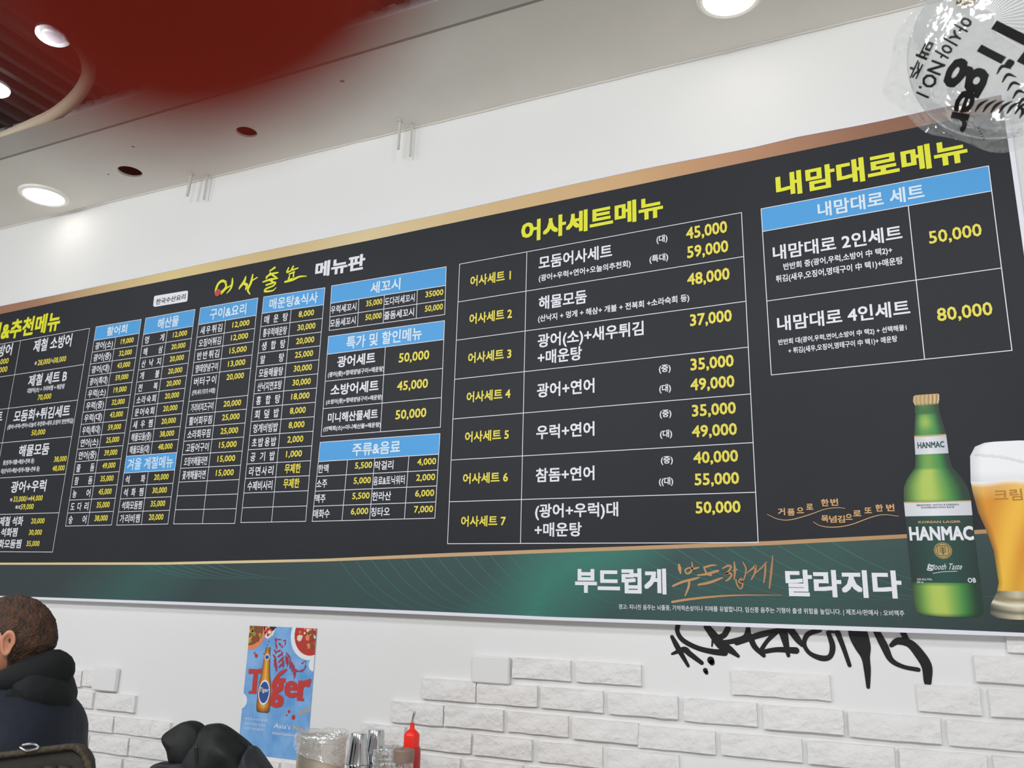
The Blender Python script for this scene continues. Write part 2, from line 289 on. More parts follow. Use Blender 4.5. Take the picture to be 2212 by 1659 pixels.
  ('소방어세트', 'w', -1.899, -1.6859, 1.9987, 1.9997, 0.0411, 0.024),
  ('(소방어(중)+명태양념구이+매운탕)', 'w', -1.9163, -1.6672, 1.9542, 1.9553, 0.0179, 0.024),
  ('45,000', 'y', -1.6062, -1.4777, 1.9896, 1.9902, 0.0361, 0.018),
  ('미니해산물세트', 'w', -1.9014, -1.6814, 1.8925, 1.8935, 0.0355, 0.024),
  ('(선택회(소)+미니해산물+매운탕)', 'w', -1.9181, -1.6659, 1.8519, 1.853, 0.0176, 0.024),
  ('50,000', 'y', -1.6058, -1.4783, 1.8835, 1.8841, 0.0354, 0.018),
 ],
 'sets': [
  ('어사세트 1', 'y', -1.3235, -1.1637, 2.3521, 2.355, 0.039, 0.0224),
  ('어사세트 2', 'y', -1.3213, -1.1555, 2.2092, 2.2118, 0.038, 0.0224),
  ('어사세트 3', 'y', -1.3206, -1.1545, 2.0653, 2.0673, 0.037, 0.0224),
  ('어사세트 4', 'y', -1.3205, -1.1542, 1.9251, 1.9266, 0.0361, 0.0224),
  ('어사세트 5', 'y', -1.3209, -1.1564, 1.7858, 1.7867, 0.0352, 0.0224),
  ('어사세트 6', 'y', -1.3227, -1.1558, 1.6434, 1.6438, 0.0343, 0.0224),
  ('어사세트 7', 'y', -1.3237, -1.1598, 1.5013, 1.5012, 0.0334, 0.0224),
  ('모둠어사세트', 'w', -1.0584, -0.7938, 2.3816, 2.3867, 0.0471, 0.0208),
  ('(광어+우럭+연어+오늘의추천회)', 'w', -1.0575, -0.7305, 2.3256, 2.3315, 0.0232, 0.0208),
  ('해물모둠', 'w', -1.0559, -0.883, 2.2341, 2.2369, 0.0462, 0.0208),
  ('(산낙지 + 멍게 + 해삼+ 개불 + 전복회 +소라숙회 등)', 'w', -1.0577, -0.5417, 2.179, 2.1866, 0.0233, 0.0208),
  ('광어(소)+새우튀김', 'w', -1.0575, -0.6908, 2.099, 2.1037, 0.0454, 0.0208),
  ('+매운탕', 'w', -1.0565, -0.8991, 2.0403, 2.0421, 0.0456, 0.0208),
  ('광어+연어', 'w', -1.0572, -0.8563, 1.9267, 1.9284, 0.0465, 0.0208),
  ('우럭+연어', 'w', -1.0574, -0.8565, 1.7856, 1.7867, 0.0444, 0.0208),
  ('참돔+연어', 'w', -1.0565, -0.8568, 1.6442, 1.6447, 0.0432, 0.0208),
  ('(광어+우럭)대', 'w', -1.057, -0.7803, 1.5299, 1.5298, 0.042, 0.0208),
  ('+매운탕', 'w', -1.0575, -0.8987, 1.4704, 1.4702, 0.0419, 0.0208),
  ('(대)', 'w', -0.6426, -0.6062, 2.4007, 2.4014, 0.0247, 0.0208),
  ('(특대)', 'w', -0.6673, -0.6054, 2.3347, 2.3358, 0.0244, 0.0208),
  ('(중)', 'w', -0.6437, -0.6065, 1.963, 1.9634, 0.0237, 0.0208),
  ('(대)', 'w', -0.6442, -0.6072, 1.8994, 1.8997, 0.0234, 0.0208),
  ('(중)', 'w', -0.6445, -0.6079, 1.8191, 1.8194, 0.023, 0.0208),
  ('(대)', 'w', -0.645, -0.6072, 1.7558, 1.756, 0.0228, 0.0208),
  ('(중)', 'w', -0.644, -0.607, 1.6749, 1.675, 0.0224, 0.0208),
  ('((대)', 'w', -0.6513, -0.6077, 1.6104, 1.6105, 0.0221, 0.0208),
  ('45,000', 'y', -0.5454, -0.4153, 2.4047, 2.4073, 0.0433, 0.021),
  ('59,000', 'y', -0.5441, -0.4144, 2.3392, 2.3416, 0.0427, 0.021),
  ('48,000', 'y', -0.5463, -0.4142, 2.2469, 2.249, 0.042, 0.021),
  ('37,000', 'y', -0.5417, -0.4133, 2.1101, 2.1117, 0.0409, 0.021),
  ('35,000', 'y', -0.5447, -0.4137, 1.9667, 1.9679, 0.0398, 0.021),
  ('49,000', 'y', -0.5466, -0.4143, 1.9026, 1.9037, 0.0394, 0.021),
  ('35,000', 'y', -0.5447, -0.4136, 1.8209, 1.8217, 0.0387, 0.021),
  ('49,000', 'y', -0.5467, -0.4134, 1.7569, 1.7575, 0.0383, 0.021),
  ('40,000', 'y', -0.5447, -0.4135, 1.6769, 1.6773, 0.0376, 0.021),
  ('55,000', 'y', -0.5433, -0.4135, 1.6116, 1.6119, 0.0372, 0.021),
  ('50,000', 'y', -0.5429, -0.413, 1.5285, 1.5285, 0.0365, 0.021),
 ],
 'custom': [
  ('내맘대로 세트', 'h', -0.1453, 0.1446, 2.4129, 2.4206, 0.0459, 0.0208),
  ('내맘대로 2인세트', 'w', -0.2823, 0.0766, 2.2945, 2.3033, 0.0456, 0.0208),
  ('반반회 중(광어,우럭,소방어 中 택2)+', 'w', -0.2542, 0.0469, 2.2461, 2.2532, 0.021, 0.0208),
  ('튀김(새우,오징어,명태구이 中 택1)+매운탕', 'w', -0.2781, 0.0714, 2.2094, 2.2174, 0.0219, 0.0208),
  ('50,000', 'y', 0.1433, 0.275, 2.2742, 2.2774, 0.0401, 0.0156),
  ('내맘대로 4인세트', 'w', -0.2819, 0.0771, 2.0672, 2.0746, 0.0446, 0.0208),
  ('반반회 대(광어,우럭,연어,소방어 中 택2) + 선택해물1', 'w', -0.2817, 0.0636, 2.0099, 2.0166, 0.0171, 0.0208),
  ('+ 튀김(새우,오징어,명태구이 中 택1)+ 매운탕', 'w', -0.2549, 0.0375, 1.9808, 1.9863, 0.018, 0.0208),
  ('80,000', 'y', 0.1424, 0.2764, 2.043, 2.0457, 0.0402, 0.0156),
 ],
 'season': [
  ('제철 소방어', 'w', -3.6412, -3.3833, 2.3586, 2.362, 0.0603, 0.0208),
  ('28,000/', 'y', -3.591, -3.4997, 2.2732, 2.2742, 0.0282, 0.0156),
  ('38,000', 'y', -3.4839, -3.4002, 2.2742, 2.2751, 0.0279, 0.0156),
  ('중', 'w', -3.6139, -3.5977, 2.2723, 2.2725, 0.015, 0.0208),
  ('대', 'w', -3.4981, -3.4846, 2.2723, 2.2725, 0.0132, 0.0208),
  ('제철 세트 B', 'w', -3.6349, -3.3756, 2.189, 2.1915, 0.0538, 0.0208),
  ('대방어(소) + 가리비찜 + 매운탕', 'w', -3.6308, -3.3798, 2.1407, 2.1428, 0.0226, 0.0208),
  ('70,000', 'y', -3.5502, -3.4592, 2.1027, 2.1034, 0.0273, 0.0156),
  ('모둠회+튀김세트', 'w', -3.6938, -3.3183, 2.0233, 2.0257, 0.0524, 0.0208),
  ('(광어+우럭+연어+오늘의 추천회+새우,오징어 반반튀김)', 'w', -3.7256, -3.286, 1.975, 1.9774, 0.0221, 0.0208),
  ('50,000', 'y', -3.5513, -3.4596, 1.9376, 1.938, 0.0266, 0.0156),
  ('해물모둠', 'w', -3.6161, -3.414, 1.8574, 1.858, 0.0511, 0.0208),
  ('중(멍게+개불+해삼+전복 등)', 'w', -3.7126, -3.5011, 1.8077, 1.8082, 0.0217, 0.0208),
  ('38,000', 'y', -3.3705, -3.2902, 1.8076, 1.8078, 0.0256, 0.0156),
  ('대(산낙지+해삼+멍게+개불+전복 등)', 'w', -3.7163, -3.4563, 1.7694, 1.7698, 0.0215, 0.0208),
  ('48,000', 'y', -3.3717, -3.2936, 1.767, 1.7671, 0.0254, 0.0156),
  ('광어+우럭', 'w', -3.6269, -3.3951, 1.6929, 1.6929, 0.0497, 0.0208),
  ('33,000/', 'y', -3.5967, -3.5062, 1.6383, 1.6382, 0.0255, 0.0156),
  ('44,000', 'y', -3.4877, -3.4037, 1.639, 1.6389, 0.0252, 0.0156),
  ('중', 'w', -3.6188, -3.603, 1.6362, 1.6361, 0.0136, 0.0208),
  ('대', 'w', -3.5048, -3.4893, 1.6367, 1.6367, 0.0119, 0.0117),
  ('특대', 'w', -3.5747, -3.5423, 1.6013, 1.6012, 0.0149, 0.0208),
  ('59,000', 'y', -3.5383, -3.4534, 1.6028, 1.6026, 0.0252, 0.0156),
  ('제철 석화', 'w', -3.6638, -3.5068, 1.5407, 1.5402, 0.04, 0.0208),
  ('20,000', 'y', -3.4539, -3.3676, 1.5391, 1.5388, 0.0247, 0.0156),
  ('석화찜', 'w', -3.6416, -3.5329, 1.4922, 1.4917, 0.0368, 0.0208),
  ('30,000', 'y', -3.4558, -3.3728, 1.4901, 1.4898, 0.0245, 0.0156),
  ('석화모둠찜', 'w', -3.6826, -3.4946, 1.442, 1.4411, 0.0364, 0.0208),
  ('35,000', 'y', -3.46, -3.376, 1.4422, 1.4418, 0.0243, 0.0156),
  ('제철 대방어', 'w', -4.0857, -3.7943, 2.3582, 2.3619, 0.0578, 0.0208),
  ('35,000', 'y', -3.9132, -3.806, 2.3042, 2.3055, 0.0293, 0.0156),
  ('55,000', 'y', -3.9106, -3.8035, 2.263, 2.2642, 0.0291, 0.0156),
  ('제철 세트', 'w', -4.0283, -3.7749, 2.0293, 2.031, 0.0497, 0.0208),
 ],
 'titles': [
  ('제철&추천메뉴', 'Y', -4.0765, -3.4841, 2.4603, 2.4691, 0.0918, 0.0338),
  ('메뉴판', 'w', -2.0211, -1.7857, 2.5004, 2.5017, 0.0623, 0.0375),
  ('어사세트메뉴', 'Y', -1.1278, -0.6186, 2.5075, 2.5189, 0.076, 0.0338),
  ('내맘대로메뉴', 'Y', -0.2615, 0.2651, 2.515, 2.5299, 0.075, 0.0338),
 ],
 'slogan': [
  ('부드럽게', 'w', -0.9197, -0.6357, 1.3156, 1.3154, 0.0694, 0.0368),
  ('달라지다', 'w', -0.3004, -0.009, 1.3156, 1.3153, 0.0676, 0.0368),
  ('경고: 지나친 음주는 뇌졸중, 기억력손상이나 치매를 유발합니다. 임신중 음주는 기형아 출생 위험을 높입니다. | 제조사/판매사 : 오비맥주', 'w', -0.7814, -0.0089, 1.2408, 1.2423, 0.0139, 0.0064),
  ('거', 'c', -0.31, -0.2909, 1.5116, 1.5116, 0.0193, 0.028),
  ('품', 'c', -0.2847, -0.2649, 1.5097, 1.5097, 0.0192, 0.028),
  ('으', 'c', -0.2593, -0.2405, 1.5136, 1.5136, 0.0191, 0.028),
  ('로', 'c', -0.2337, -0.2151, 1.523, 1.523, 0.0191, 0.028),
  ('한', 'c', -0.1938, -0.1734, 1.5336, 1.5336, 0.019, 0.028),
  ('번', 'c', -0.1693, -0.1491, 1.5343, 1.5343, 0.0189, 0.028),
  ('목', 'c', -0.1959, -0.1772, 1.4898, 1.4898, 0.0188, 0.028),
  ('넘', 'c', -0.1753, -0.1564, 1.4882, 1.4882, 0.0187, 0.028),
  ('김', 'c', -0.1544, -0.1352, 1.4878, 1.4878, 0.0187, 0.028),
  ('으', 'c', -0.1332, -0.1161, 1.4929, 1.4929, 0.0186, 0.028),
  ('로', 'c', -0.1134, -0.0929, 1.5023, 1.5023, 0.0186, 0.028),
  ('또', 'c', -0.0841, -0.0657, 1.5097, 1.5097, 0.0185, 0.028),
  ('한', 'c', -0.0562, -0.0372, 1.5158, 1.5158, 0.0184, 0.028),
  ('번', 'c', -0.0295, -0.0091, 1.516, 1.516, 0.0184, 0.028),
 ],
 'bottletext': [
  ('HANMAC', 'g', 0.0613, 0.1256, 1.681, 1.681, 0.0178, 0.03),
  ('HANMAC', 'w', 0.0209, 0.1704, 1.4466, 1.4466, 0.0382, 0.035),
  ('KOREAN LAGER', 'c', 0.0452, 0.1441, 1.4762, 1.4762, 0.0061, 0.02),
  ('BREWED WITH KOREAN', 'g', 0.0454, 0.1438, 1.5206, 1.5206, 0.0049, 0.01),
  ('HOMEGROWN RICE', 'g', 0.055, 0.133, 1.5141, 1.5141, 0.0049, 0.01),
  ('4.6% ALC./VOL.', 'w', 0.0284, 0.0649, 1.3292, 1.3292, 0.0055, 0.01),
  ('500 mL', 'w', 0.0277, 0.0439, 1.322, 1.322, 0.0048, 0.01),
  ('OB', 'w', 0.1453, 0.1639, 1.3281, 1.3281, 0.0124, 0.02),
 ],
 'logo': [
  ('한국수산요리', 'k', -2.8772, -2.7053, 2.4791, 2.4825, 0.0247, 0.016),
 ],
}
BOTTLE_ROWS = [(1.8203, 0.0693, 0.1225), (1.8173, 0.0636, 0.1267), (1.803, 0.0612, 0.1254), (1.7965, 0.0633, 0.1233), (1.7899, 0.0647, 0.1219), (1.7748, 0.0622, 0.1227), (1.7682, 0.0639, 0.1232), (1.71, 0.0557, 0.1327), (1.6547, 0.0538, 0.1337), (1.621, 0.0496, 0.1378), (1.6043, 0.0368, 0.1482), (1.5877, 0.0258, 0.1585), (1.571, 0.0187, 0.1666), (1.5544, 0.0165, 0.1711), (1.5297, 0.0151, 0.1733), (1.4402, 0.0148, 0.1721), (1.3172, 0.0161, 0.173), (1.2629, 0.0157, 0.1743), (1.2474, 0.0198, 0.171), (1.239, 0.0318, 0.1615), (1.236, 0.0605, 0.1386)]
GLASS_ROWS = [(1.6812, 0.2411, 0.2974), (1.6795, 0.2194, 0.3184), (1.6703, 0.1968, 0.3388), (1.6461, 0.1831, 0.3485), (1.5804, 0.1776, 0.3455), (1.5517, 0.1793, 0.3411), (1.4991, 0.1864, 0.3296), (1.455, 0.1995, 0.3139), (1.3999, 0.2111, 0.3005), (1.3227, 0.2138, 0.2908), (1.2997, 0.2073, 0.2957), (1.2881, 0.2009, 0.3009), (1.2689, 0.1903, 0.31), (1.2461, 0.1865, 0.3128), (1.2371, 0.2006, 0.298), (1.234, 0.2239, 0.2744)]
BANDS = [1.7935, 1.7081, 1.7038, 1.6562, 1.5305, 1.5272, 1.4921, 1.3209]
EMBLEM = [(0.0961, 1.4022), (0.117, 1.4021)]
SCRIPT = [[(-0.5968, 1.3639, 0.00575), (-0.5951, 1.3519, 0.00957), (-0.5926, 1.3386, 0.00381)], [(-0.5587, 1.3712, 0.00286), (-0.5577, 1.3569, 0.00476), (-0.564, 1.3426, 0.0057), (-0.5744, 1.3387, 0.00475), (-0.579, 1.3473, 0.00429), (-0.569, 1.3545, 0.00429), (-0.552, 1.3531, 0.0057), (-0.5393, 1.3561, 0.00379)], [(-0.6157, 1.3031, 0.0057), (-0.5873, 1.3149, 0.00664), (-0.5529, 1.3238, 0.00661), (-0.5392, 1.3277, 0.00377)], [(-0.5677, 1.318, 0.00567), (-0.5707, 1.3, 0.0066), (-0.5811, 1.2763, 0.00376)], [(-0.5238, 1.3547, 0.00473), (-0.5162, 1.3383, 0.00565), (-0.5044, 1.3346, 0.00563)], [(-0.5238, 1.3562, 0.00567), (-0.5034, 1.3619, 0.00566), (-0.4881, 1.3629, 0.00282)], [(-0.5429, 1.3343, 0.00378), (-0.5187, 1.3373, 0.00659), (-0.4897, 1.3455, 0.00751), (-0.4825, 1.347, 0.00469)], [(-0.5414, 1.3075, 0.00564), (-0.5099, 1.314, 0.00748), (-0.4786, 1.3255, 0.0056), (-0.4714, 1.3279, 0.0028)], [(-0.4714, 1.3536, 0.00375), (-0.4559, 1.3612, 0.00608), (-0.4476, 1.3584, 0.00607), (-0.4542, 1.3458, 0.0056), (-0.464, 1.3378, 0.0056), (-0.4521, 1.3412, 0.00559), (-0.4467, 1.3352, 0.00558), (-0.4551, 1.3239, 0.00557), (-0.4633, 1.3192, 0.00372)], [(-0.4376, 1.3716, 0.00374), (-0.4368, 1.3483, 0.00651), (-0.4396, 1.325, 0.0037)], [(-0.4414, 1.3482, 0.00465), (-0.4306, 1.3506, 0.00372)], [(-0.4351, 1.3228, 0.00416), (-0.4324, 1.309, 0.00461), (-0.4236, 1.2976, 0.00367), (-0.4172, 1.3069, 0.0046), (-0.4192, 1.3253, 0.00462), (-0.4274, 1.3182, 0.00369), (-0.4206, 1.3137, 0.00322), (-0.4106, 1.33, 0.00369), (-0.4059, 1.3531, 0.00463), (-0.4134, 1.3716, 0.00279)], [(-0.4031, 1.3416, 0.00277), (-0.3888, 1.3532, 0.00554), (-0.3792, 1.3602, 0.006), (-0.3824, 1.3417, 0.00552), (-0.3925, 1.3233, 0.00367)], [(-0.3801, 1.3417, 0.00368), (-0.3611, 1.358, 0.00414), (-0.349, 1.3718, 0.00368)], [(-0.3516, 1.3649, 0.00414), (-0.3543, 1.3397, 0.00595), (-0.3587, 1.3159, 0.00365)], [(-0.3308, 1.3893, 0.00276), (-0.3366, 1.3489, 0.0064), (-0.3445, 1.3011, 0.00453)]]
UNDERLINE = [(-0.6193, 1.2577, 0.00659), (-0.5692, 1.2663, 0.00655), (-0.4971, 1.2751, 0.00556), (-0.4267, 1.2801, 0.00412), (-0.3111, 1.2827, 0.0018)]
WAVE1 = [(-0.3403, 1.505, 0.00132), (-0.3111, 1.4908, 0.00175), (-0.2775, 1.4884, 0.00217), (-0.2268, 1.5014, 0.00216), (-0.1848, 1.5156, 0.00172), (-0.1522, 1.5191, 0.00171), (-0.1323, 1.5165, 0.00128)]
WAVE2 = [(-0.2177, 1.4818, 0.00129), (-0.2, 1.4708, 0.00171), (-0.1679, 1.4661, 0.00212), (-0.1236, 1.4718, 0.00211), (-0.0671, 1.4919, 0.00209), (-0.0356, 1.4975, 0.00167), (-0.0004, 1.4927, 0.00124)]
SM = [(0.0745, 1.3651, 0.00159), (0.0616, 1.3643, 0.00199), (0.0574, 1.3583, 0.00199), (0.0673, 1.3544, 0.00238), (0.0641, 1.3516, 0.00198), (0.055, 1.3523, 0.00159)]
SMLINE = [(0.0671, 1.3445, 0.00119), (0.0928, 1.3486, 0.00118), (0.1241, 1.3504, 0.00118)]
BRAND = [[(-2.4851, 2.517, 0.00958), (-2.5062, 2.5247, 0.0125), (-2.5251, 2.5156, 0.01251), (-2.5351, 2.4935, 0.01152), (-2.5331, 2.4721, 0.00956), (-2.5158, 2.4721, 0.00955), (-2.4916, 2.4828, 0.00953), (-2.4809, 2.5, 0.00955), (-2.4909, 2.5178, 0.00767)], [(-2.5034, 2.4657, 0.00666), (-2.4806, 2.4859, 0.00857), (-2.4566, 2.4965, 0.00666)], [(-2.4507, 2.5275, 0.00669), (-2.4492, 2.5048, 0.01143), (-2.4546, 2.4823, 0.00949), (-2.472, 2.4652, 0.00474)], [(-2.3789, 2.5249, 0.00663), (-2.3846, 2.5049, 0.01418), (-2.4039, 2.4822, 0.01038), (-2.4083, 2.4735, 0.00377)], [(-2.3862, 2.4958, 0.01133), (-2.3682, 2.4864, 0.01317), (-2.3714, 2.4684, 0.0075)], [(-2.3422, 2.5288, 0.00755), (-2.3472, 2.4949, 0.01221), (-2.3598, 2.4645, 0.0103), (-2.3459, 2.4433, 0.00466)], [(-2.3453, 2.5015, 0.00752), (-2.3164, 2.5126, 0.00563)], [(-2.2534, 2.5317, 0.00654), (-2.2293, 2.5428, 0.01027)], [(-2.2684, 2.5088, 0.00653), (-2.2434, 2.5165, 0.01024), (-2.2087, 2.5182, 0.00556)], [(-2.2495, 2.522, 0.00839), (-2.2687, 2.5019, 0.00745)], [(-2.2374, 2.5111, 0.00743), (-2.2171, 2.499, 0.0074)], [(-2.2833, 2.488, 0.00652), (-2.246, 2.4932, 0.0102), (-2.2084, 2.4932, 0.00554)], [(-2.2486, 2.4922, 0.00835), (-2.228, 2.4779, 0.00831)], [(-2.265, 2.4718, 0.00741), (-2.2198, 2.4767, 0.0083), (-2.2263, 2.464, 0.00737), (-2.263, 2.4556, 0.00831), (-2.267, 2.4448, 0.00923), (-2.2291, 2.4427, 0.00643), (-2.2116, 2.4529, 0.00367)], [(-2.1569, 2.5309, 0.00646), (-2.1629, 2.5137, 0.00921), (-2.1446, 2.5155, 0.00644)], [(-2.1336, 2.5342, 0.00737), (-2.1398, 2.5193, 0.0092), (-2.1087, 2.5227, 0.0055)], [(-2.1511, 2.5029, 0.00643), (-2.1254, 2.5081, 0.00733)], [(-2.1477, 2.4956, 0.0055), (-2.1509, 2.4781, 0.01006), (-2.1354, 2.4803, 0.00731)], [(-2.1281, 2.5085, 0.00642), (-2.1285, 2.4883, 0.00731)], [(-2.1687, 2.4716, 0.00824), (-2.1323, 2.4754, 0.01095), (-2.0966, 2.4836, 0.00819), (-2.0627, 2.4809, 0.00362)]]
BRAND_DOT = (-2.5219, 2.4743, 0.03252)
TAG_BOX = [(-2.8943, 2.5044), (-2.8902, 2.5097), (-2.7023, 2.5087), (-2.6948, 2.5033), (-2.6919, 2.4629), (-2.6965, 2.4578), (-2.8821, 2.4575), (-2.8921, 2.4642)]
GRAFFITI = [[(-0.6118, 1.1931, 0.01429), (-0.6138, 1.174, 0.01329), (-0.598, 1.151, 0.01413), (-0.5569, 1.1317, 0.01398), (-0.5137, 1.1234, 0.0157), (-0.4803, 1.1221, 0.01836)], [(-0.6301, 1.1592, 0.01138), (-0.6135, 1.1292, 0.01599), (-0.5853, 1.0816, 0.00927)], [(-0.6313, 1.112, 0.00658), (-0.5963, 1.1253, 0.01687), (-0.5794, 1.1144, 0.01585), (-0.5461, 1.0915, 0.01199)], [(-0.5281, 1.1911, 0.01878), (-0.5119, 1.1707, 0.02331), (-0.489, 1.1438, 0.02772), (-0.4658, 1.131, 0.02018), (-0.443, 1.1147, 0.0091)], [(-0.5093, 1.1754, 0.00932), (-0.5155, 1.1381, 0.00463)], [(-0.4681, 1.1885, 0.01672), (-0.4808, 1.1695, 0.01576), (-0.5002, 1.1618, 0.01393)], [(-0.4113, 1.195, 0.01105), (-0.4197, 1.1649, 0.02016), (-0.4554, 1.1544, 0.0138), (-0.4888, 1.1484, 0.01386)], [(-0.4461, 1.1501, 0.01377), (-0.3846, 1.1731, 0.01642), (-0.3244, 1.1888, 0.01358)], [(-0.4079, 1.1699, 0.01648), (-0.3976, 1.143, 0.01545), (-0.3735, 1.1193, 0.0108)], [(-0.3336, 1.1863, 0.0136), (-0.3624, 1.1581, 0.01087), (-0.3821, 1.1302, 0.01175)], [(-0.3799, 1.128, 0.01174), (-0.3363, 1.1367, 0.01346), (-0.2871, 1.1366, 0.0178)], [(-0.3197, 1.1913, 0.02718), (-0.3145, 1.1645, 0.01979), (-0.3079, 1.1224, 0.00979)], [(-0.2973, 1.1898, 0.01984), (-0.2809, 1.1658, 0.01789), (-0.2708, 1.1506, 0.0089)], [(-0.222, 1.1924, 0.01157), (-0.2535, 1.1802, 0.01339), (-0.2647, 1.1553, 0.01156), (-0.2522, 1.1315, 0.01148), (-0.2225, 1.1198, 0.0149), (-0.2006, 1.1252, 0.01311), (-0.1923, 1.1517, 0.01492), (-0.2007, 1.1865, 0.01151)], [(-0.1962, 1.1889, 0.00708), (-0.1791, 1.1882, 0.00617)], [(-0.177, 1.1874, 0.01499), (-0.1648, 1.1485, 0.01221), (-0.1531, 1.105, 0.01035)], [(-0.1291, 1.2022, 0.0439), (-0.1244, 1.1806, 0.04804), (-0.1162, 1.1506, 0.03898), (-0.1119, 1.125, 0.0215), (-0.1101, 1.0953, 0.01708), (-0.1113, 1.0529, 0.00931)], [(-0.0796, 1.193, 0.01734), (-0.064, 1.1571, 0.01974), (-0.0504, 1.1237, 0.01445), (-0.0235, 1.1083, 0.01095), (0.0118, 1.1026, 0.01087)], [(-0.0162, 1.1932, 0.01457), (-0.0096, 1.1764, 0.0145)], [(-0.0474, 1.16, 0.01027), (-0.0302, 1.1713, 0.01711), (-0.0024, 1.1661, 0.02125), (0.0191, 1.1397, 0.02526), (0.0323, 1.1111, 0.02504), (0.0309, 1.0739, 0.01821)]]
DOTS = [(-0.5203, 1.1001, 0.02025), (-0.5366, 1.0718, 0.01376)]
TOP = [(-3.9496, 2.5981), (-3.5182, 2.6025), (-2.9505, 2.6129), (-2.4456, 2.6243), (-1.4445, 2.6409), (-0.9458, 2.6571), (-0.6581, 2.6637), (-0.3332, 2.6629), (-0.1919, 2.6701), (0.0211, 2.6681), (0.2174, 2.6738)]
TOP2 = [(-3.9383, 2.5563), (-3.5098, 2.5666), (-2.9432, 2.5727), (-1.7798, 2.5869), (-1.4422, 2.5948), (-0.7085, 2.6095), (-0.3353, 2.6183), (0.0433, 2.625), (0.2371, 2.6287)]
GT = [(-3.6149, 1.3598), (-2.6483, 1.3645), (-1.87, 1.3791), (-1.3825, 1.3978), (-0.9859, 1.41), (-0.3405, 1.4297), (0.0127, 1.4453), (0.1747, 1.4542)]
GB = [(-3.6125, 1.3509), (-2.6466, 1.3549), (-1.869, 1.3694), (-1.3819, 1.3857), (-0.9858, 1.3987), (-0.3411, 1.4181), (0.0118, 1.435), (0.1736, 1.4436)]
FB = [(-3.577, 1.2192), (-1.8539, 1.2149), (-0.9837, 1.2049), (0.0383, 1.2057), (0.2553, 1.2032)]
SB = [(-3.5743, 1.2096), (-1.8527, 1.2032), (-0.9836, 1.1953), (0.0373, 1.1942), (0.2543, 1.1945)]
RE = [(0.3661, 2.5352), (0.3651, 2.3316), (0.3649, 2.173)]
POSTER = (-2.0487, 0.9233, 0.3009, 0.4323)
BRICKS = [(-1.1351, -0.9418, 1.0201, 1.0792), (-0.9248, -0.7219, 1.0196, 1.0782), (-1.455, -1.26, 0.9375, 1.0003), (-1.2554, -1.0495, 0.9387, 0.9991), (-1.0374, -0.8386, 0.9381, 0.9982), (-0.8228, -0.6164, 0.9377, 0.9963), (-1.567, -1.3722, 0.8599, 0.9219), (-1.3685, -1.1609, 0.8622, 0.9226), (-1.1459, -0.9487, 0.862, 0.9202), (-0.9334, -0.7331, 0.8605, 0.9172), (-1.676, -1.5118, 0.7877, 0.8459), (-1.5007, -1.2711, 0.788, 0.8461), (-1.2608, -1.0636, 0.7874, 0.8454), (-1.0435, -0.8415, 0.7876, 0.8427), (-0.8237, -0.6163, 0.7889, 0.8417), (-0.4633, -0.2046, 1.0134, 1.0775), (0.0038, 0.1456, 1.0032, 1.068), (0.1651, 0.3114, 1.0028, 1.0655), (0.1405, 0.3035, 1.0817, 1.145), (0.2175, 0.3505, 1.1557, 1.2073), (-0.685, -0.6185, 0.9353, 0.9972), (-0.6, -0.3984, 0.9342, 0.9942), (-0.3813, -0.1778, 0.9315, 0.9913), (-0.1654, 0.0496, 0.9286, 0.9896), (0.0648, 0.2605, 0.927, 0.988), (-0.734, -0.514, 0.8538, 0.9123), (-0.4978, -0.2863, 0.8545, 0.9117), (-0.2714, -0.0624, 0.8547, 0.9112), (-0.0499, 0.1454, 0.8547, 0.911), (0.158, 0.3207, 0.8558, 0.9119), (-3.1767, -3.025, 0.8779, 0.9379), (-3.0186, -2.8697, 0.8836, 0.9423), (-3.1197, -2.9471, 0.802, 0.8613), (-2.9285, -2.7186, 0.8043, 0.8643), (-3.0188, -2.8168, 0.7239, 0.7821), (-2.812, -2.6213, 0.7252, 0.7824), (-2.6178, -2.5238, 0.7261, 0.7826), (-3.1485, -2.9347, 0.6483, 0.7095), (-2.9285, -2.7231, 0.6512, 0.7118), (-2.7155, -2.4705, 0.6525, 0.7125)]
HOSE = [[-3.5839, 2.045, 3.1771], [-3.421, 2.04, 3.181], [-3.2575, 2.03, 3.1869], [-3.0862, 2.01, 3.1896], [-2.9427, 1.99, 3.2248], [-2.8482, 1.96, 3.2741], [-2.8592, 1.95, 3.3572], [-2.9196, 1.95, 3.4337], [-3.0011, 1.97, 3.5117]]
BIN = [-1.3989, 1.9]
BINH = 0.2011
CUPS = [(-1.504, 2.22, 0.162, 'next to the bin'), (-1.497, 2.3, 0.1621, 'farther from the bin')]
GLASSES = [(-1.3816, 2.16, 0.1316, 'small clear ridged glass just left of the brown-lidded jar'), (-1.433, 2.3, 0.1207, 'small clear ridged glass behind the brown-lidded jar')]
JAR = (-1.2013, 1.98, 0.1766)
KETCHUP = (-1.2283, 2.06, 0.2288)
HEADC = [-2.1425, 1.5276, 1.1091]
CHB = ([-1.1987, 0.9895, 1.0203], (0.909, 0.416, 0))
COATC = [-1.5529, 1.6606, 0.8869]
COAT_HOOD = [(-0.0478, 0.0666), (-0.0189, 0.0589), (-0.0033, 0.0333), (-0.0078, 0.0), (-0.0222, -0.0389), (-0.0555, -0.0333), (-0.0722, -0.0244), (-0.0844, 0.0022), (-0.1022, 0.0311), (-0.08, 0.0511)]
COAT_BODY = [(-0.0167, 0.0533), (0.0133, 0.0589), (0.0355, 0.0544), (0.0644, 0.0366), (0.1022, 0.0067), (0.1388, -0.0444), (0.1555, -0.111), (0.1222, -0.1555), (0.0111, -0.1777), (-0.0777, -0.1333), (-0.0888, -0.0666), (-0.0722, -0.0278), (-0.0444, 0.0222)]
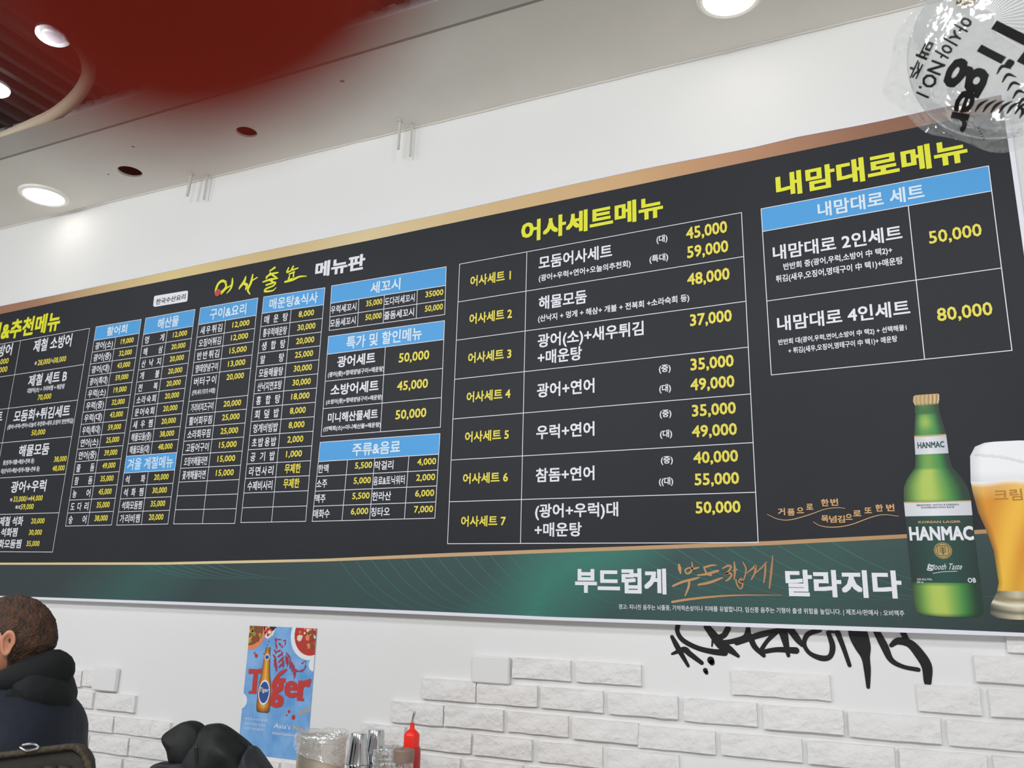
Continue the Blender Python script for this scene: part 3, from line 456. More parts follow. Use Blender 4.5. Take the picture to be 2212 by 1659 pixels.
COAT_PANEL = [(0.1011, 0.0133), (0.1199, -0.0011), (0.1644, -0.0466), (0.1999, -0.0999), (0.1666, -0.1444), (0.0999, -0.1333), (0.0755, -0.0777), (0.0777, -0.0389), (0.09, -0.0056)]
COAT_SLEEVE = [(-0.0611, -0.0222), (-0.0278, -0.0178), (-0.0022, -0.0389), (0.0, -0.111), (-0.0555, -0.1333), (-0.0999, -0.0777), (-0.1166, -0.0389), (-0.0944, -0.0222)]
COAT_ZIP = [(-0.0033, 0.0222), (0.0022, -0.0222), (0.0, -0.0888)]
BALC = [0.2208, 1.387, 2.1373]
BALR = 0.1447
BALTEXT = [('T', (0.015, 0.388), (-0.236, -0.315), 0.492), ('i', (-0.213, 0.064), (-0.05, -0.066), 0.415), ('g', (-0.348, -0.067), (-0.156, -0.269), 0.435), ('e', (-0.419, -0.344), (-0.088, -0.233), 0.269), ('r', (-0.505, -0.581), (-0.066, -0.208), 0.269), ('NO.1', (-0.687, -0.002), (-0.191, -0.332), 0.155), ('아시아', (-0.406, 0.398), (-0.271, -0.341), 0.166), ('맥주', (-0.774, 0.224), (-0.207, -0.359), 0.135)]
FING = (-0.00688, 0.00839, 0.024)
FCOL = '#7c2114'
SMOOTH = (0.0558, 0.1363, 1.3611, 1.3623, 0.016)
EMB = (0.2262, 0.2895, 1.5414, 1.5423, 0.028)
VR0 = Vector([0.9902, -0.0885, -0.108])
VU0 = Vector([0.0429, -0.5433, 0.8385])
VN0 = Vector([-0.1329, -0.8349, -0.5341])


# ------------------------------------------------------------------ helpers
def lin(h):
    h = h.lstrip('#')
    r = []
    for i in (0, 2, 4):
        c = int(h[i:i + 2], 16) / 255
        r.append(c / 12.92 if c <= 0.04045 else ((c + 0.055) / 1.055) ** 2.4)
    return (*r, 1.0)


def mat(name, col, rough=0.5, metal=0.0, var=0.0, vscale=8.0, bump=0.0, bscale=40.0, spec=0.5, vcol2=None, **kw):
    m = bpy.data.materials.new(name)
    m.use_nodes = True
    nt = m.node_tree
    b = nt.nodes['Principled BSDF']
    c = lin(col) if isinstance(col, str) else (*col, 1.0)
    b.inputs['Base Color'].default_value = c
    b.inputs['Roughness'].default_value = rough
    b.inputs['Metallic'].default_value = metal
    b.inputs['Specular IOR Level'].default_value = spec
    for k, v in kw.items():
        b.inputs[k.replace('_', ' ')].default_value = v
    if var or bump:
        tc = nt.nodes.new('ShaderNodeTexCoord')
    if var:
        n = nt.nodes.new('ShaderNodeTexNoise')
        n.inputs['Scale'].default_value = vscale
        n.inputs['Detail'].default_value = 5
        nt.links.new(tc.outputs['Object'], n.inputs['Vector'])
        r = nt.nodes.new('ShaderNodeValToRGB')
        c2 = lin(vcol2) if vcol2 else tuple([x * (1 - var) for x in c[:3]] + [1])
        r.color_ramp.elements[0].position = 0.35
        r.color_ramp.elements[1].position = 0.65
        r.color_ramp.elements[0].color = c2
        r.color_ramp.elements[1].color = c
        nt.links.new(n.outputs['Fac'], r.inputs['Fac'])
        nt.links.new(r.outputs['Color'], b.inputs['Base Color'])
    if bump:
        n2 = nt.nodes.new('ShaderNodeTexNoise')
        n2.inputs['Scale'].default_value = bscale
        n2.inputs['Detail'].default_value = 6
        nt.links.new(tc.outputs['Object'], n2.inputs['Vector'])
        bp = nt.nodes.new('ShaderNodeBump')
        bp.inputs['Strength'].default_value = bump
        bp.inputs['Distance'].default_value = 0.01
        nt.links.new(n2.outputs['Fac'], bp.inputs['Height'])
        nt.links.new(bp.outputs['Normal'], b.inputs['Normal'])
    return m


def vcmat(name, rough=0.5):
    m = bpy.data.materials.new(name)
    m.use_nodes = True
    nt = m.node_tree
    a = nt.nodes.new('ShaderNodeVertexColor')
    a.layer_name = 'Col'
    b = nt.nodes['Principled BSDF']
    b.inputs['Roughness'].default_value = rough
    nt.links.new(a.outputs['Color'], b.inputs['Base Color'])
    return m


def emat(name, col, s):
    m = bpy.data.materials.new(name)
    m.use_nodes = True
    b = m.node_tree.nodes['Principled BSDF']
    b.inputs['Emission Color'].default_value = lin(col)
    b.inputs['Emission Strength'].default_value = s
    return m


def film(name, col, alpha, rough=0.08, bump=0.3, bscale=25, haze=0.3):
    """clear plastic film: mostly see-through, a little white haze and a gloss"""
    m = bpy.data.materials.new(name)
    m.use_nodes = True
    nt = m.node_tree
    nt.nodes.clear()
    out = nt.nodes.new('ShaderNodeOutputMaterial')
    tr = nt.nodes.new('ShaderNodeBsdfTransparent')
    tr.inputs[0].default_value = (0.97, 0.98, 0.98, 1)
    gl = nt.nodes.new('ShaderNodeBsdfGlossy')
    gl.inputs['Roughness'].default_value = rough
    gl.inputs['Color'].default_value = (1, 1, 1, 1)
    df = nt.nodes.new('ShaderNodeBsdfDiffuse')
    df.inputs['Color'].default_value = lin(col)
    m1 = nt.nodes.new('ShaderNodeMixShader')
    m1.inputs[0].default_value = haze
    m2 = nt.nodes.new('ShaderNodeMixShader')
    m2.inputs[0].default_value = alpha
    tc = nt.nodes.new('ShaderNodeTexCoord')
    n = nt.nodes.new('ShaderNodeTexNoise')
    n.inputs['Scale'].default_value = bscale
    n.inputs['Detail'].default_value = 3
    bp = nt.nodes.new('ShaderNodeBump')
    bp.inputs['Strength'].default_value = bump
    bp.inputs['Distance'].default_value = 0.02
    nt.links.new(tc.outputs['Object'], n.inputs['Vector'])
    nt.links.new(n.outputs['Fac'], bp.inputs['Height'])
    nt.links.new(bp.outputs['Normal'], gl.inputs['Normal'])
    nt.links.new(gl.outputs[0], m1.inputs[1])
    nt.links.new(df.outputs[0], m1.inputs[2])
    nt.links.new(tr.outputs[0], m2.inputs[1])
    nt.links.new(m1.outputs[0], m2.inputs[2])
    nt.links.new(m2.outputs[0], out.inputs[0])
    return m


def link(name, me, m=None, parent=None, smooth=False):
    o = bpy.data.objects.new(name, me)
    if m is not None and not me.materials:
        me.materials.append(m)
    COL.objects.link(o)
    if parent is not None:
        o.parent = parent
    if smooth:
        for p in me.polygons:
            p.use_smooth = True
    return o


def mesh(name, verts, faces, m=None, parent=None, smooth=False, loc=None):
    me = bpy.data.meshes.new(name)
    if loc:
        verts = [(v[0] - loc[0], v[1] - loc[1], v[2] - loc[2]) for v in verts]
    me.from_pydata([tuple(v) for v in verts], [], faces)
    me.update()
    o = link(name, me, m, parent, smooth)
    if loc:
        o.location = loc
    return o


def fix_normals(o):
    bm = bmesh.new()
    bm.from_mesh(o.data)
    bmesh.ops.recalc_face_normals(bm, faces=bm.faces)
    bm.to_mesh(o.data)
    bm.free()
    return o


def empty(name, loc=(0, 0, 0)):
    o = bpy.data.objects.new(name, None)
    o.empty_display_size = 0.05
    COL.objects.link(o)
    o.location = loc
    return o


def tag(o, label=None, cat=None, group=None, kind=None):
    if label:
        o['label'] = label
    if cat:
        o['category'] = cat
    if group:
        o['group'] = group
    if kind:
        o['kind'] = kind
    return o


def keep(o, parent):
    """parent o under parent, leaving o where it stands"""
    o.parent = parent
    o.matrix_parent_inverse = Matrix.Translation(parent.location).inverted()
    return o


def box(name, x0, x1, y0, y1, z0, z1, m, parent=None, bevel=0.0):
    bm = bmesh.new()
    bmesh.ops.create_cube(bm, size=1)
    for v in bm.verts:
        v.co = Vector(((x0 + x1) / 2 + v.co.x * (x1 - x0), (y0 + y1) / 2 + v.co.y * (y1 - y0), (z0 + z1) / 2 + v.co.z * (z1 - z0)))
    if bevel:
        bmesh.ops.bevel(bm, geom=bm.edges[:], offset=bevel, segments=2, affect='EDGES', clamp_overlap=True)
    me = bpy.data.meshes.new(name)
    bm.to_mesh(me)
    bm.free()
    return link(name, me, m, parent)


def lathe_geo(prof, n=32, c=(0, 0, 0), cap=True):
    vs, fs = [], []
    for r, z in prof:
        for i in range(n):
            a = 2 * math.pi * i / n
            vs.append((c[0] + r * math.cos(a), c[1] + r * math.sin(a), c[2] + z))
    for k in range(len(prof) - 1):
        for i in range(n):
            j = (i + 1) % n
            fs.append((k * n + i, k * n + j, (k + 1) * n + j, (k + 1) * n + i))
    if cap:
        fs.append(tuple(range(n))[::-1])
        fs.append(tuple(range((len(prof) - 1) * n, len(prof) * n)))
    return vs, fs


def lathe(name, prof, m, c=(0, 0, 0), parent=None, n=32, cap=True, smooth=True):
    v, f = lathe_geo(prof, n, c, cap)
    o = mesh(name, v, f, m, parent, smooth)
    if smooth:
        md = o.modifiers.new('edges', 'EDGE_SPLIT')
        md.split_angle = math.radians(40)
    return o


def smooth_path(pts, sub=6):
    P = [Vector(p) for p in pts]
    if len(P) < 3:
        return P
    out = []
    for i in range(len(P) - 1):
        p0 = P[i - 1] if i > 0 else P[i] * 2 - P[i + 1]
        p1, p2 = P[i], P[i + 1]
        p3 = P[i + 2] if i + 2 < len(P) else P[i + 1] * 2 - P[i]
        for k in range(sub):
            t = k / sub
            out.append(0.5 * ((2 * p1) + (-p0 + p2) * t + (2 * p0 - 5 * p1 + 4 * p2 - p3) * t * t + (-p0 + 3 * p1 - 3 * p2 + p3) * t ** 3))
    out.append(P[-1])
    return out


def tube(name, pts, radii, m, parent=None, n=12, sub=6, ripple=0.0, ripn=0, smooth=True):
    """pts: path; radii: one number or one per point"""
    if not isinstance(radii, (list, tuple)):
        radii = [radii] * len(pts)
    P4 = [(*p, r) for p, r in zip(pts, radii)]
    path = smooth_path([Vector(q) for q in P4], sub) if len(P4) > 2 else [Vector(q) for q in P4]
    vs, fs = [], []
    up = Vector((0.13, 0.2, 1))
    N = len(path)
    for i, q in enumerate(path):
        p = Vector(q[:3])
        a = Vector(path[max(0, i - 1)][:3])
        b = Vector(path[min(N - 1, i + 1)][:3])
        t = (b - a).normalized()
        u = t.cross(up)
        if u.length < 1e-3:
            u = t.cross(Vector((1, 0, 0)))
        u.normalize()
        w = t.cross(u).normalized()
        r = q[3]
        if ripple:
            r *= 1 + ripple * (1 if i % 2 else -1)
        for k in range(n):
            an = 2 * math.pi * k / n
            vs.append(p + u * math.cos(an) * r + w * math.sin(an) * r)
    for i in range(N - 1):
        for k in range(n):
            j = (k + 1) % n
            fs.append((i * n + k, i * n + j, (i + 1) * n + j, (i + 1) * n + k))
    fs.append(tuple(range(n))[::-1])
    fs.append(tuple(range((N - 1) * n, N * n)))
    return mesh(name, vs, fs, m, parent, smooth)


def ribbon_geo(strokes, y, close_round=True):
    """flat brush strokes in the wall plane; each stroke: list of (X, Z, width)"""
    vs, fs = [], []
    for k, st in enumerate(strokes):
        yy = y - 0.00002 * k
        P = smooth_path([Vector(s) for s in st], 8) if len(st) > 2 else [Vector(s) for s in st]
        N = len(P)
        base = len(vs)
        for i, q in enumerate(P):
            a, b = P[max(0, i - 1)], P[min(N - 1, i + 1)]
            t = Vector((b.x - a.x, b.y - a.y))
            if t.length < 1e-7:
                t = Vector((1, 0))
            t.normalize()
            nn = Vector((-t.y, t.x)) * max(q.z, 0.0004) / 2
            vs.append((q.x + nn.x, yy, q.y + nn.y))
            vs.append((q.x - nn.x, yy, q.y - nn.y))
        for i in range(N - 1):
            a = base + 2 * i
            fs.append((a, a + 1, a + 3, a + 2))
        if close_round:
            for q in (P[0], P[-1]):
                b0 = len(vs)
                r = max(q.z, 0.0004) / 2
                for s in range(12):
                    an = 2 * math.pi * s / 12
                    vs.append((q.x + r * math.cos(an), yy - 0.00001, q.y + r * math.sin(an)))
                fs.append(tuple(range(b0, b0 + 12)))
    return vs, fs


def disc_pts(x, z, r, n=28, rz=None):
    rz = rz or r
    return [(x + r * math.cos(2 * math.pi * i / n), z + rz * math.sin(2 * math.pi * i / n)) for i in range(n)]


def clip(poly, x0, x1, z0, z1):
    def cut(P, f, inter):
        out = []
        for i in range(len(P)):
            a, b = P[i - 1], P[i]
            if f(b):
                if not f(a):
                    out.append(inter(a, b))
                out.append(b)
            elif f(a):
                out.append(inter(a, b))
        return out

    def ix(c):
        return lambda a, b: (c, a[1] + (b[1] - a[1]) * (c - a[0]) / (b[0] - a[0]))

    def iz(c):
        return lambda a, b: (a[0] + (b[0] - a[0]) * (c - a[1]) / (b[1] - a[1]), c)
    for f, g in ((lambda p: p[0] >= x0, ix(x0)), (lambda p: p[0] <= x1, ix(x1)), (lambda p: p[1] >= z0, iz(z0)), (lambda p: p[1] <= z1, iz(z1))):
        if poly:
            poly = cut(poly, f, g)
    return poly


def flat(name, polys, y, m, parent=None, stag=0.0):
    vs, fs = [], []
    for k, P in enumerate(polys):
        if len(P) < 3:
            continue
        b = len(vs)
        vs += [(p[0], y - stag * k, p[1]) for p in P]
        fs.append(tuple(range(b, b + len(P))))
    return mesh(name, vs, fs, m, parent)


def interp(pts, x):
    if x <= pts[0][0]:
        return pts[0][1]
    for a, b in zip(pts, pts[1:]):
        if x <= b[0]:
            return a[1] + (b[1] - a[1]) * (x - a[0]) / (b[0] - a[0])
    return pts[-1][1]


def band_geo(lo, hi, x0, x1, yf, yb=None, n=60):
    """strip between two (X, Z) curves; solid when yb is given"""
    vs, fs = [], []
    for i in range(n + 1):
        x = x0 + (x1 - x0) * i / n
        a, b = interp(lo, x), interp(hi, x)
        vs += [(x, yf, a), (x, yf, b)]
        if yb is not None:
            vs += [(x, yb, a), (x, yb, b)]
    s = 2 if yb is None else 4
    for i in range(n):
        a, b = i * s, (i + 1) * s
        fs.append((a, b, b + 1, a + 1))
        if yb is not None:
            fs += [(a + 1, b + 1, b + 3, a + 3), (a, a + 2, b + 2, b), (a + 2, a + 3, b + 3, b + 2)]
    if yb is not None:
        e = n * s
        fs += [(0, 1, 3, 2), (e, e + 2, e + 3, e + 1)]
    return vs, fs


def blob(name, c, rx, ry, rz, m, parent=None, nz=0.0, nf=6.0, seg=32, rings=20, warp=None, rot=None):
    """ellipsoid with noise and an optional warp of its unit-sphere points"""
    vs, fs = [], []
    for i in range(rings + 1):
        th = math.pi * i / rings
        for k in range(seg):
            ph = 2 * math.pi * k / seg
            u = Vector((math.sin(th) * math.cos(ph), math.sin(th) * math.sin(ph), math.cos(th)))
            s = 1 + nz * noise.noise(u * nf + Vector(c))
            p = Vector((u.x * rx * s, u.y * ry * s, u.z * rz * s))
            if warp:
                p = warp(p, u)
            if rot is not None:
                p = rot @ p
            vs.append(p + Vector(c))
    for i in range(rings):
        for k in range(seg):
            j = (k + 1) % seg
            fs.append((i * seg + k, (i + 1) * seg + k, (i + 1) * seg + j, i * seg + j))
    o = mesh(name, vs, fs, m, parent, True)
    bm = bmesh.new()
    bm.from_mesh(o.data)
    bmesh.ops.remove_doubles(bm, verts=bm.verts, dist=1e-6)
    bmesh.ops.recalc_face_normals(bm, faces=bm.faces)
    bm.to_mesh(o.data)
    bm.free()
    for p in o.data.polygons:
        p.use_smooth = True
    return o


# ------------------------------------------------------------------ lettering: glyph outlines become flat print
_want, _geo = [], {}


def want(txt, b):
    if (txt, b) not in _want:
        _want.append((txt, b))


def bake_text():
    """all strings are set as lines of one text curve and the filled outlines are sorted back by line"""
    todo = sorted({t for t, b in _want})
    c = bpy.data.curves.new('lettering_curve', 'FONT')
    c.body = '\n'.join(todo)
    c.space_line = 3.0
    c.resolution_u = 2
    o = bpy.data.objects.new('lettering_curve', c)
    COL.objects.link(o)
    me = bpy.data.meshes.new_from_object(o.evaluated_get(bpy.context.evaluated_depsgraph_get()))
    raw = {t: ([], [], {}) for t in todo}
    V = [(v.co.x, v.co.y) for v in me.vertices]
    for p in me.polygons:
        vi = tuple(p.vertices)
        k = int(round(-(V[vi[0]][1] - 0.35) / 3.0))
        vs, fs, mp = raw[todo[k]]
        for i in vi:
            if i not in mp:
                mp[i] = len(vs)
                vs.append((V[i][0], V[i][1] + 3.0 * k))
        fs.append(tuple(mp[i] for i in vi))
    bpy.data.meshes.remove(me)
    bpy.data.objects.remove(o)
    bpy.data.curves.remove(c)
    for t, b in _want:
        vs, fs, _ = raw[t]
        if b <= 0:
            _geo[(t, b)] = ([(x, y, 0) for x, y in vs], fs)
            continue
        # bold: the outline is struck again a little to every side
        shifts = [(b, b), (b, -b), (-b, b), (-b, -b)]
        if b > 0.034:
            shifts += [(0, 0), (b, 0), (-b, 0), (0, b), (0, -b)]
        v2, f2 = [], []
        for ly, (dx, dy) in enumerate(shifts):
            n = len(v2)
            v2 += [(x + dx, y + dy, ly) for x, y in vs]
            f2 += [tuple(i + n for i in f) for f in fs]
        _geo[(t, b)] = (v2, f2)


def vrange(txt, b):
    ch = [c for c in txt if c not in ' ()+,./:|&']
    if all(ord(c) < 128 for c in txt):
        lo, hi = (-0.0, 0.69)
    else:
        lo, hi = (-0.075, 0.827)
    if txt in ('(', ')'):
        lo, hi = -0.23, 0.827
    return lo - b, hi + b


def hscale(txt):
    return 0.95 if all(ord(c) < 128 for c in txt) else 1.06


def text_geo(txt, b, XL, XR, ZL, ZR, h):
    V, F = _geo[(txt, b)]
    if not V:
        return [], []
    x0 = min(v[0] for v in V)
    x1 = max(v[0] for v in V)
    lo, hi = vrange(txt, b)
    h *= hscale(txt)
    out = []
    for x, y, ly in V:
        u = (x - x0) / (x1 - x0)
        out.append((XL + (XR - XL) * u, ZL + (ZR - ZL) * u + ((y - lo) / (hi - lo) - 0.5) * h, ly))
    return out, F


def text_obj(name, items, y, m, parent):
    vs, fs = [], []
    for txt, col, XL, XR, ZL, ZR, h, b in items:
        V, F = text_geo(txt, b, XL, XR, ZL, ZR, h)
        n = len(vs)
        vs += [(p[0], y - 0.00006 * p[2], p[1]) for p in V]
        fs += [tuple(i + n for i in f) for f in F]
    return mesh(name, vs, fs, m, parent)


for g in TEXTS.values():
    for q in g:
        want(q[0], q[7])
EXTRA = [('Tiger', 0.0), ('Tiger', 0.02), ('T', 0.02), ('i', 0.02), ('g', 0.02), ('e', 0.02), ('r', 0.02), ("Asia's", 0.0), ('No.1', 0.0), ('International', 0.0), ('Beer', 0.0),
         ('한식 및 아시아 음식과', 0.0), ('최상의 조합을 선사하는', 0.0), ('아시안 프리미엄 라거', 0.0), ('NO.1', 0.02), ('아시아', 0.02), ('맥주', 0.02), ('Smooth Taste', 0.0), ('크림', 0.012)]
for e in EXTRA:
    want(*e)
bake_text()

# ------------------------------------------------------------------ materials
M_wall = mat('white_wall_paint', '#e4e4e3', 0.75, bump=0.06, bscale=18, var=0.015, vscale=3)
M_brick = mat('white_painted_brick', '#e6e4e2', 0.8, bump=1.0, bscale=28, var=0.03, vscale=6)
for nd in M_brick.node_tree.nodes:
    if nd.type == 'BUMP':
        nd.inputs['Distance'].default_value = 0.011
M_soffit = mat('soffit_paint', '#e8e4dc', 0.7, var=0.06, vscale=2.5, bump=0.03, bscale=10)
M_deck = mat('dark_deck_metal', '#2a2422', 0.6, var=0.3, vscale=5)
M_dark = mat('dark_cavity', '#0b0a0a', 0.9)
M_brown = mat('brown_cavity', '#3a1d16', 0.8)
M_floor = mat('floor_tile', '#c6c4c1', 0.4, var=0.2, vscale=4)
M_plain = mat('plain_wall_paint', '#dcdbd9', 0.8)
M_lampwhite = mat('lamp_trim_white', '#eeece6', 0.4)
M_glow = emat('lamp_glow', '#fff8ea', 6.0)
M_glow2 = emat('deck_lamp_glow', '#f2f6ff', 14.0)
M_hose = mat('ribbed_conduit', '#cdbfa6', 0.5)
M_rod = mat('painted_rod', '#c4c3bc', 0.5)
M_frame = mat('white_frame', '#e3e4ec', 0.4)
M_plate = mat('plate_plastic', '#e2e2e1', 0.45)
M_board = mat('black_banner_vinyl', '#282a30', 0.55, var=0.18, vscale=2.5, bump=0.05, bscale=3, spec=0.25, vcol2='#25272b')
M_w = mat('white_print', '#e6e6ee', 0.5)
M_y = mat('price_yellow_print', '#e8d94a', 0.5)
M_Y = mat('title_yellow_print', '#e2e326', 0.5)
M_h = mat('header_white_print', '#d8e8f4', 0.5)
M_blue = mat('blue_header_print', '#459fe0', 0.5, var=0.05, vscale=1.5)
M_c = mat('copper_print', '#d2a56e', 0.45)
M_g = mat('green_print', '#1d4a40', 0.5)
M_k = mat('black_print', '#222224', 0.5)
M_red = mat('red_print', '#c23a35', 0.5)
PM = dict(w=M_w, y=M_y, Y=M_Y, h=M_h, c=M_c, g=M_g, k=M_k)


def ramp_x(name, stops, axis='X', rough=0.45):
    """printed colour that runs along the banner; stops: (position in metres, colour)"""
    m = bpy.data.materials.new(name)
    m.use_nodes = True
    nt = m.node_tree
    b = nt.nodes['Principled BSDF']
    b.inputs['Roughness'].default_value = rough
    tc = nt.nodes.new('ShaderNodeTexCoord')
    sp = nt.nodes.new('ShaderNodeSeparateXYZ')
    mr = nt.nodes.new('ShaderNodeMapRange')
    cr = nt.nodes.new('ShaderNodeValToRGB')
    a, z = stops[0][0], stops[-1][0]
    mr.inputs['From Min'].default_value = a
    mr.inputs['From Max'].default_value = z
    nt.links.new(tc.outputs['Object'], sp.inputs[0])
    nt.links.new(sp.outputs[axis], mr.inputs['Value'])
    nt.links.new(mr.outputs[0], cr.inputs['Fac'])
    els = cr.color_ramp.elements
    els[0].position, els[0].color = 0, lin(stops[0][1])
    els[1].position, els[1].color = 1, lin(stops[-1][1])
    for x, c in stops[1:-1]:
        e = els.new((x - a) / (z - a))
        e.color = lin(c)
    nt.links.new(cr.outputs['Color'], b.inputs['Base Color'])
    return m


M_topband = ramp_x('copper_gold_band', [(-4.7, '#8e6650'), (-3.7, '#a4775c'), (-3.2, '#c9ad7c'), (-2.8, '#ddc58c'), (-2.2, '#cfb683'), (-1.8, '#dbc79a'), (-1.2, '#d3b383'), (-0.75, '#cfa878'), (-0.4, '#b98a68'), (0.0, '#94674f'), (0.37, '#7a5142')])
M_gold = ramp_x('gold_line', [(-4.7, '#dac892'), (-2.2, '#dcc898'), (-1.6, '#c9a67c'), (0.37, '#b08458')])


def green_mat():
    """dark teal print with a few lighter slanting zones, as the banner's artwork has"""
    m = ramp_x('green_banner_print', [(-4.7, '#2a3336'), (-3.2, '#2c383b'), (-2.75, '#2c5550'), (-2.35, '#2b3c40'), (-1.75, '#2c4947'), (-1.25, '#2c4a49'), (-0.95, '#2e7668'), (-0.70, '#2c4b49'), (-0.3, '#2c4f4a'), (0.4, '#222d2e')], rough=0.5)
    nt = m.node_tree
    sp = [n for n in nt.nodes if n.type == 'SEPXYZ'][0]
    mr = [n for n in nt.nodes if n.type == 'MAP_RANGE'][0]
    tc = [n for n in nt.nodes if n.type == 'TEX_COORD'][0]
    n = nt.nodes.new('ShaderNodeTexNoise')
    n.inputs['Scale'].default_value = 1.6
    nt.links.new(tc.outputs['Object'], n.inputs['Vector'])
    a1 = nt.nodes.new('ShaderNodeMath')
    a1.operation = 'MULTIPLY_ADD'
    a1.inputs[1].default_value = -1.1
    nt.links.new(sp.outputs['Z'], a1.inputs[0])
    nt.links.new(sp.outputs['X'], a1.inputs[2])
    a2 = nt.nodes.new('ShaderNodeMath')
    a2.operation = 'MULTIPLY_ADD'
    a2.inputs[1].default_value = 0.5
    nt.links.new(n.outputs['Fac'], a2.inputs[0])
    nt.links.new(a1.outputs[0], a2.inputs[2])
    a3 = nt.nodes.new('ShaderNodeMath')
    a3.operation = 'ADD'
    a3.inputs[1].default_value = 1.3 * 1.1 - 0.25
    nt.links.new(a2.outputs[0], a3.inputs[0])
    nt.links.new(a3.outputs[0], mr.inputs['Value'])
    return m


M_green = green_mat()
M_streak = mat('green_streak_print', '#3a7468', 0.5)

# ------------------------------------------------------------------ room shell
ZC = 3.056      # underside of the soffit
ZD = 3.62       # dark deck above
wall = tag(box('wall_back', -7, 3, 2.5, 2.62, 0, 3.9, M_wall), kind='structure')
tag(box('wall_left', -7.1, -7, -4, 2.62, 0, 3.9, M_plain), kind='structure')
tag(box('wall_right', 3, 3.1, -4, 2.62, 0, 3.9, M_plain), kind='structure')
tag(box('wall_front', -7.1, 3.1, -4.1, -4, 0, 3.9, M_plain), kind='structure')
tag(box('floor', -7.1, 3.1, -4.1, 2.62, -0.1, 0, M_floor), kind='structure')
deck = tag(box('ceiling', -7.1, 3.1, -4.1, 2.62, ZD + 0.06, ZD + 0.12, M_deck), 'dark corrugated deck above the white soffit', kind='structure')
# deck ribs: corrugation, trapezoid section along y
vs, fs = [], []
x = -6.9
while x < 2.9:
    b = len(vs)
    for yy in (-3.9, 2.45):
        vs += [(x, yy, ZD + 0.06), (x + 0.02, yy, ZD), (x + 0.055, yy, ZD), (x + 0.075, yy, ZD + 0.06)]
    fs += [(b, b + 1, b + 5, b + 4), (b + 1, b + 2, b + 6, b + 5), (b + 2, b + 3, b + 7, b + 6)]
    x += 0.11
ribs = mesh('deck_ribs', vs, fs, M_deck, deck)
ribs['kind'] = 'stuff'
# soffit with its cut-out holes (a filled curve keeps the holes open)
cu = bpy.data.curves.new('soffit', 'CURVE')
cu.dimensions = '2D'
cu.fill_mode = 'BOTH'
cu.extrude = 0.006


def spline(pts):
    s = cu.splines.new('POLY')
    s.points.add(len(pts) - 1)
    for p, q in zip(s.points, pts):
        p.co = (q[0], q[1], 0, 1)
    s.use_cyclic_u = True


spline([(-7, 2.022), (3, 2.022), (3, 2.5), (-7, 2.5)])
HOLES = [(-2.98, 2.322, 0.052), (-2.265, 2.267, 0.042), (-2.79, 2.17, 0.008), (-3.09, 2.30, 0.006), (-1.70, 2.132, 0.009)]
HOLES = [(HX, HY, HR) for HX, HY, HR in HOLES]
for hx, hy, hr in HOLES:
    spline([(hx + hr * math.cos(a * math.pi / 14), hy + hr * math.sin(a * math.pi / 14)) for a in range(28)])
co = bpy.data.objects.new('soffit', cu)
COL.objects.link(co)
me = bpy.data.meshes.new_from_object(co.evaluated_get(bpy.context.evaluated_depsgraph_get()))
bpy.data.objects.remove(co)
soffit = link('trim_1', me, M_soffit)
soffit.location = (0, 0, ZC + 0.006)
tag(soffit, 'long white painted soffit board along the wall with round cut-outs', kind='structure')
fascia = box('fascia', -7, 3, 2.012, 2.024, ZC - 0.004, ZC + 0.105, mat('shaded_fascia_board', '#96928a', 0.8, var=0.08, vscale=3))  # the fascia's shade is put into its colour, greyer than the soffit paint
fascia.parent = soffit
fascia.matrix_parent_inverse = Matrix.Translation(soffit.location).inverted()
for i, (hx, hy, hr) in enumerate(HOLES):
    c = lathe('hole_recess', [(hr * 1.15, 0.012), (hr * 1.15, 0.09), (0.001, 0.09)], M_brown if i == 1 else M_dark, (hx, hy, ZC), n=24, cap=False)
    keep(c, soffit)
# caulk bead between wall and soffit, a little uneven
pts = [(-6.9 + 0.1 * i, 2.497, ZC - 0.001 + random.uniform(-0.0015, 0.0015)) for i in range(99)]
caulk = tube('trim_2', pts, 0.004, M_soffit, n=6, sub=1)
tag(caulk, 'uneven caulk line between wall and soffit', kind='structure')


# ------------------------------------------------------------------ bricks (veneer pieces stuck on the wall)
def brick(x0, x1, z0, z1):
    nx = max(3, int((x1 - x0) / 0.035))
    nz = 4
    th = 0.013 + random.uniform(-0.002, 0.003)
    vs, fs = [], []
    yf, yb = 2.5 - th, 2.5
    idx = {}
    sd = random.uniform(0, 99)
    for i in range(nx + 1):
        for k in range(nz + 1):
            x = x0 + (x1 - x0) * i / nx
            z = z0 + (z1 - z0) * k / nz
            edge = i in (0, nx) or k in (0, nz)
            jx = 0.0022 * noise.noise(Vector((x * 40, z * 40, sd)))
            jz = 0.0022 * noise.noise(Vector((x * 40, z * 40, sd + 9)))
            y = yf + 0.0035 * noise.noise(Vector((x * 28, z * 28, sd + 3)))
            if edge:
                y += 0.0012
            idx[(i, k)] = len(vs)
            vs.append((x + jx, y, z + jz))
    for i in range(nx):
        for k in range(nz):
            fs.append((idx[(i, k)], idx[(i + 1, k)], idx[(i + 1, k + 1)], idx[(i, k + 1)]))
    ring = [(i, 0) for i in range(nx + 1)] + [(nx, k) for k in range(1, nz + 1)] + [(i, nz) for i in range(nx - 1, -1, -1)] + [(0, k) for k in range(nz - 1, 0, -1)]
    bb = []
    for q in ring:
        v = vs[idx[q]]
        bb.append(len(vs))
        vs.append((v[0], yb, v[2]))
    for a in range(len(ring)):
        b = (a + 1) % len(ring)
        fs.append((idx[ring[a]], bb[a], bb[b], idx[ring[b]]))
    o = mesh('brick', vs, fs, M_brick, wall, smooth=False, loc=((x0 + x1) / 2, 2.5, (z0 + z1) / 2))
    return o


for q in BRICKS:
    brick(*q)
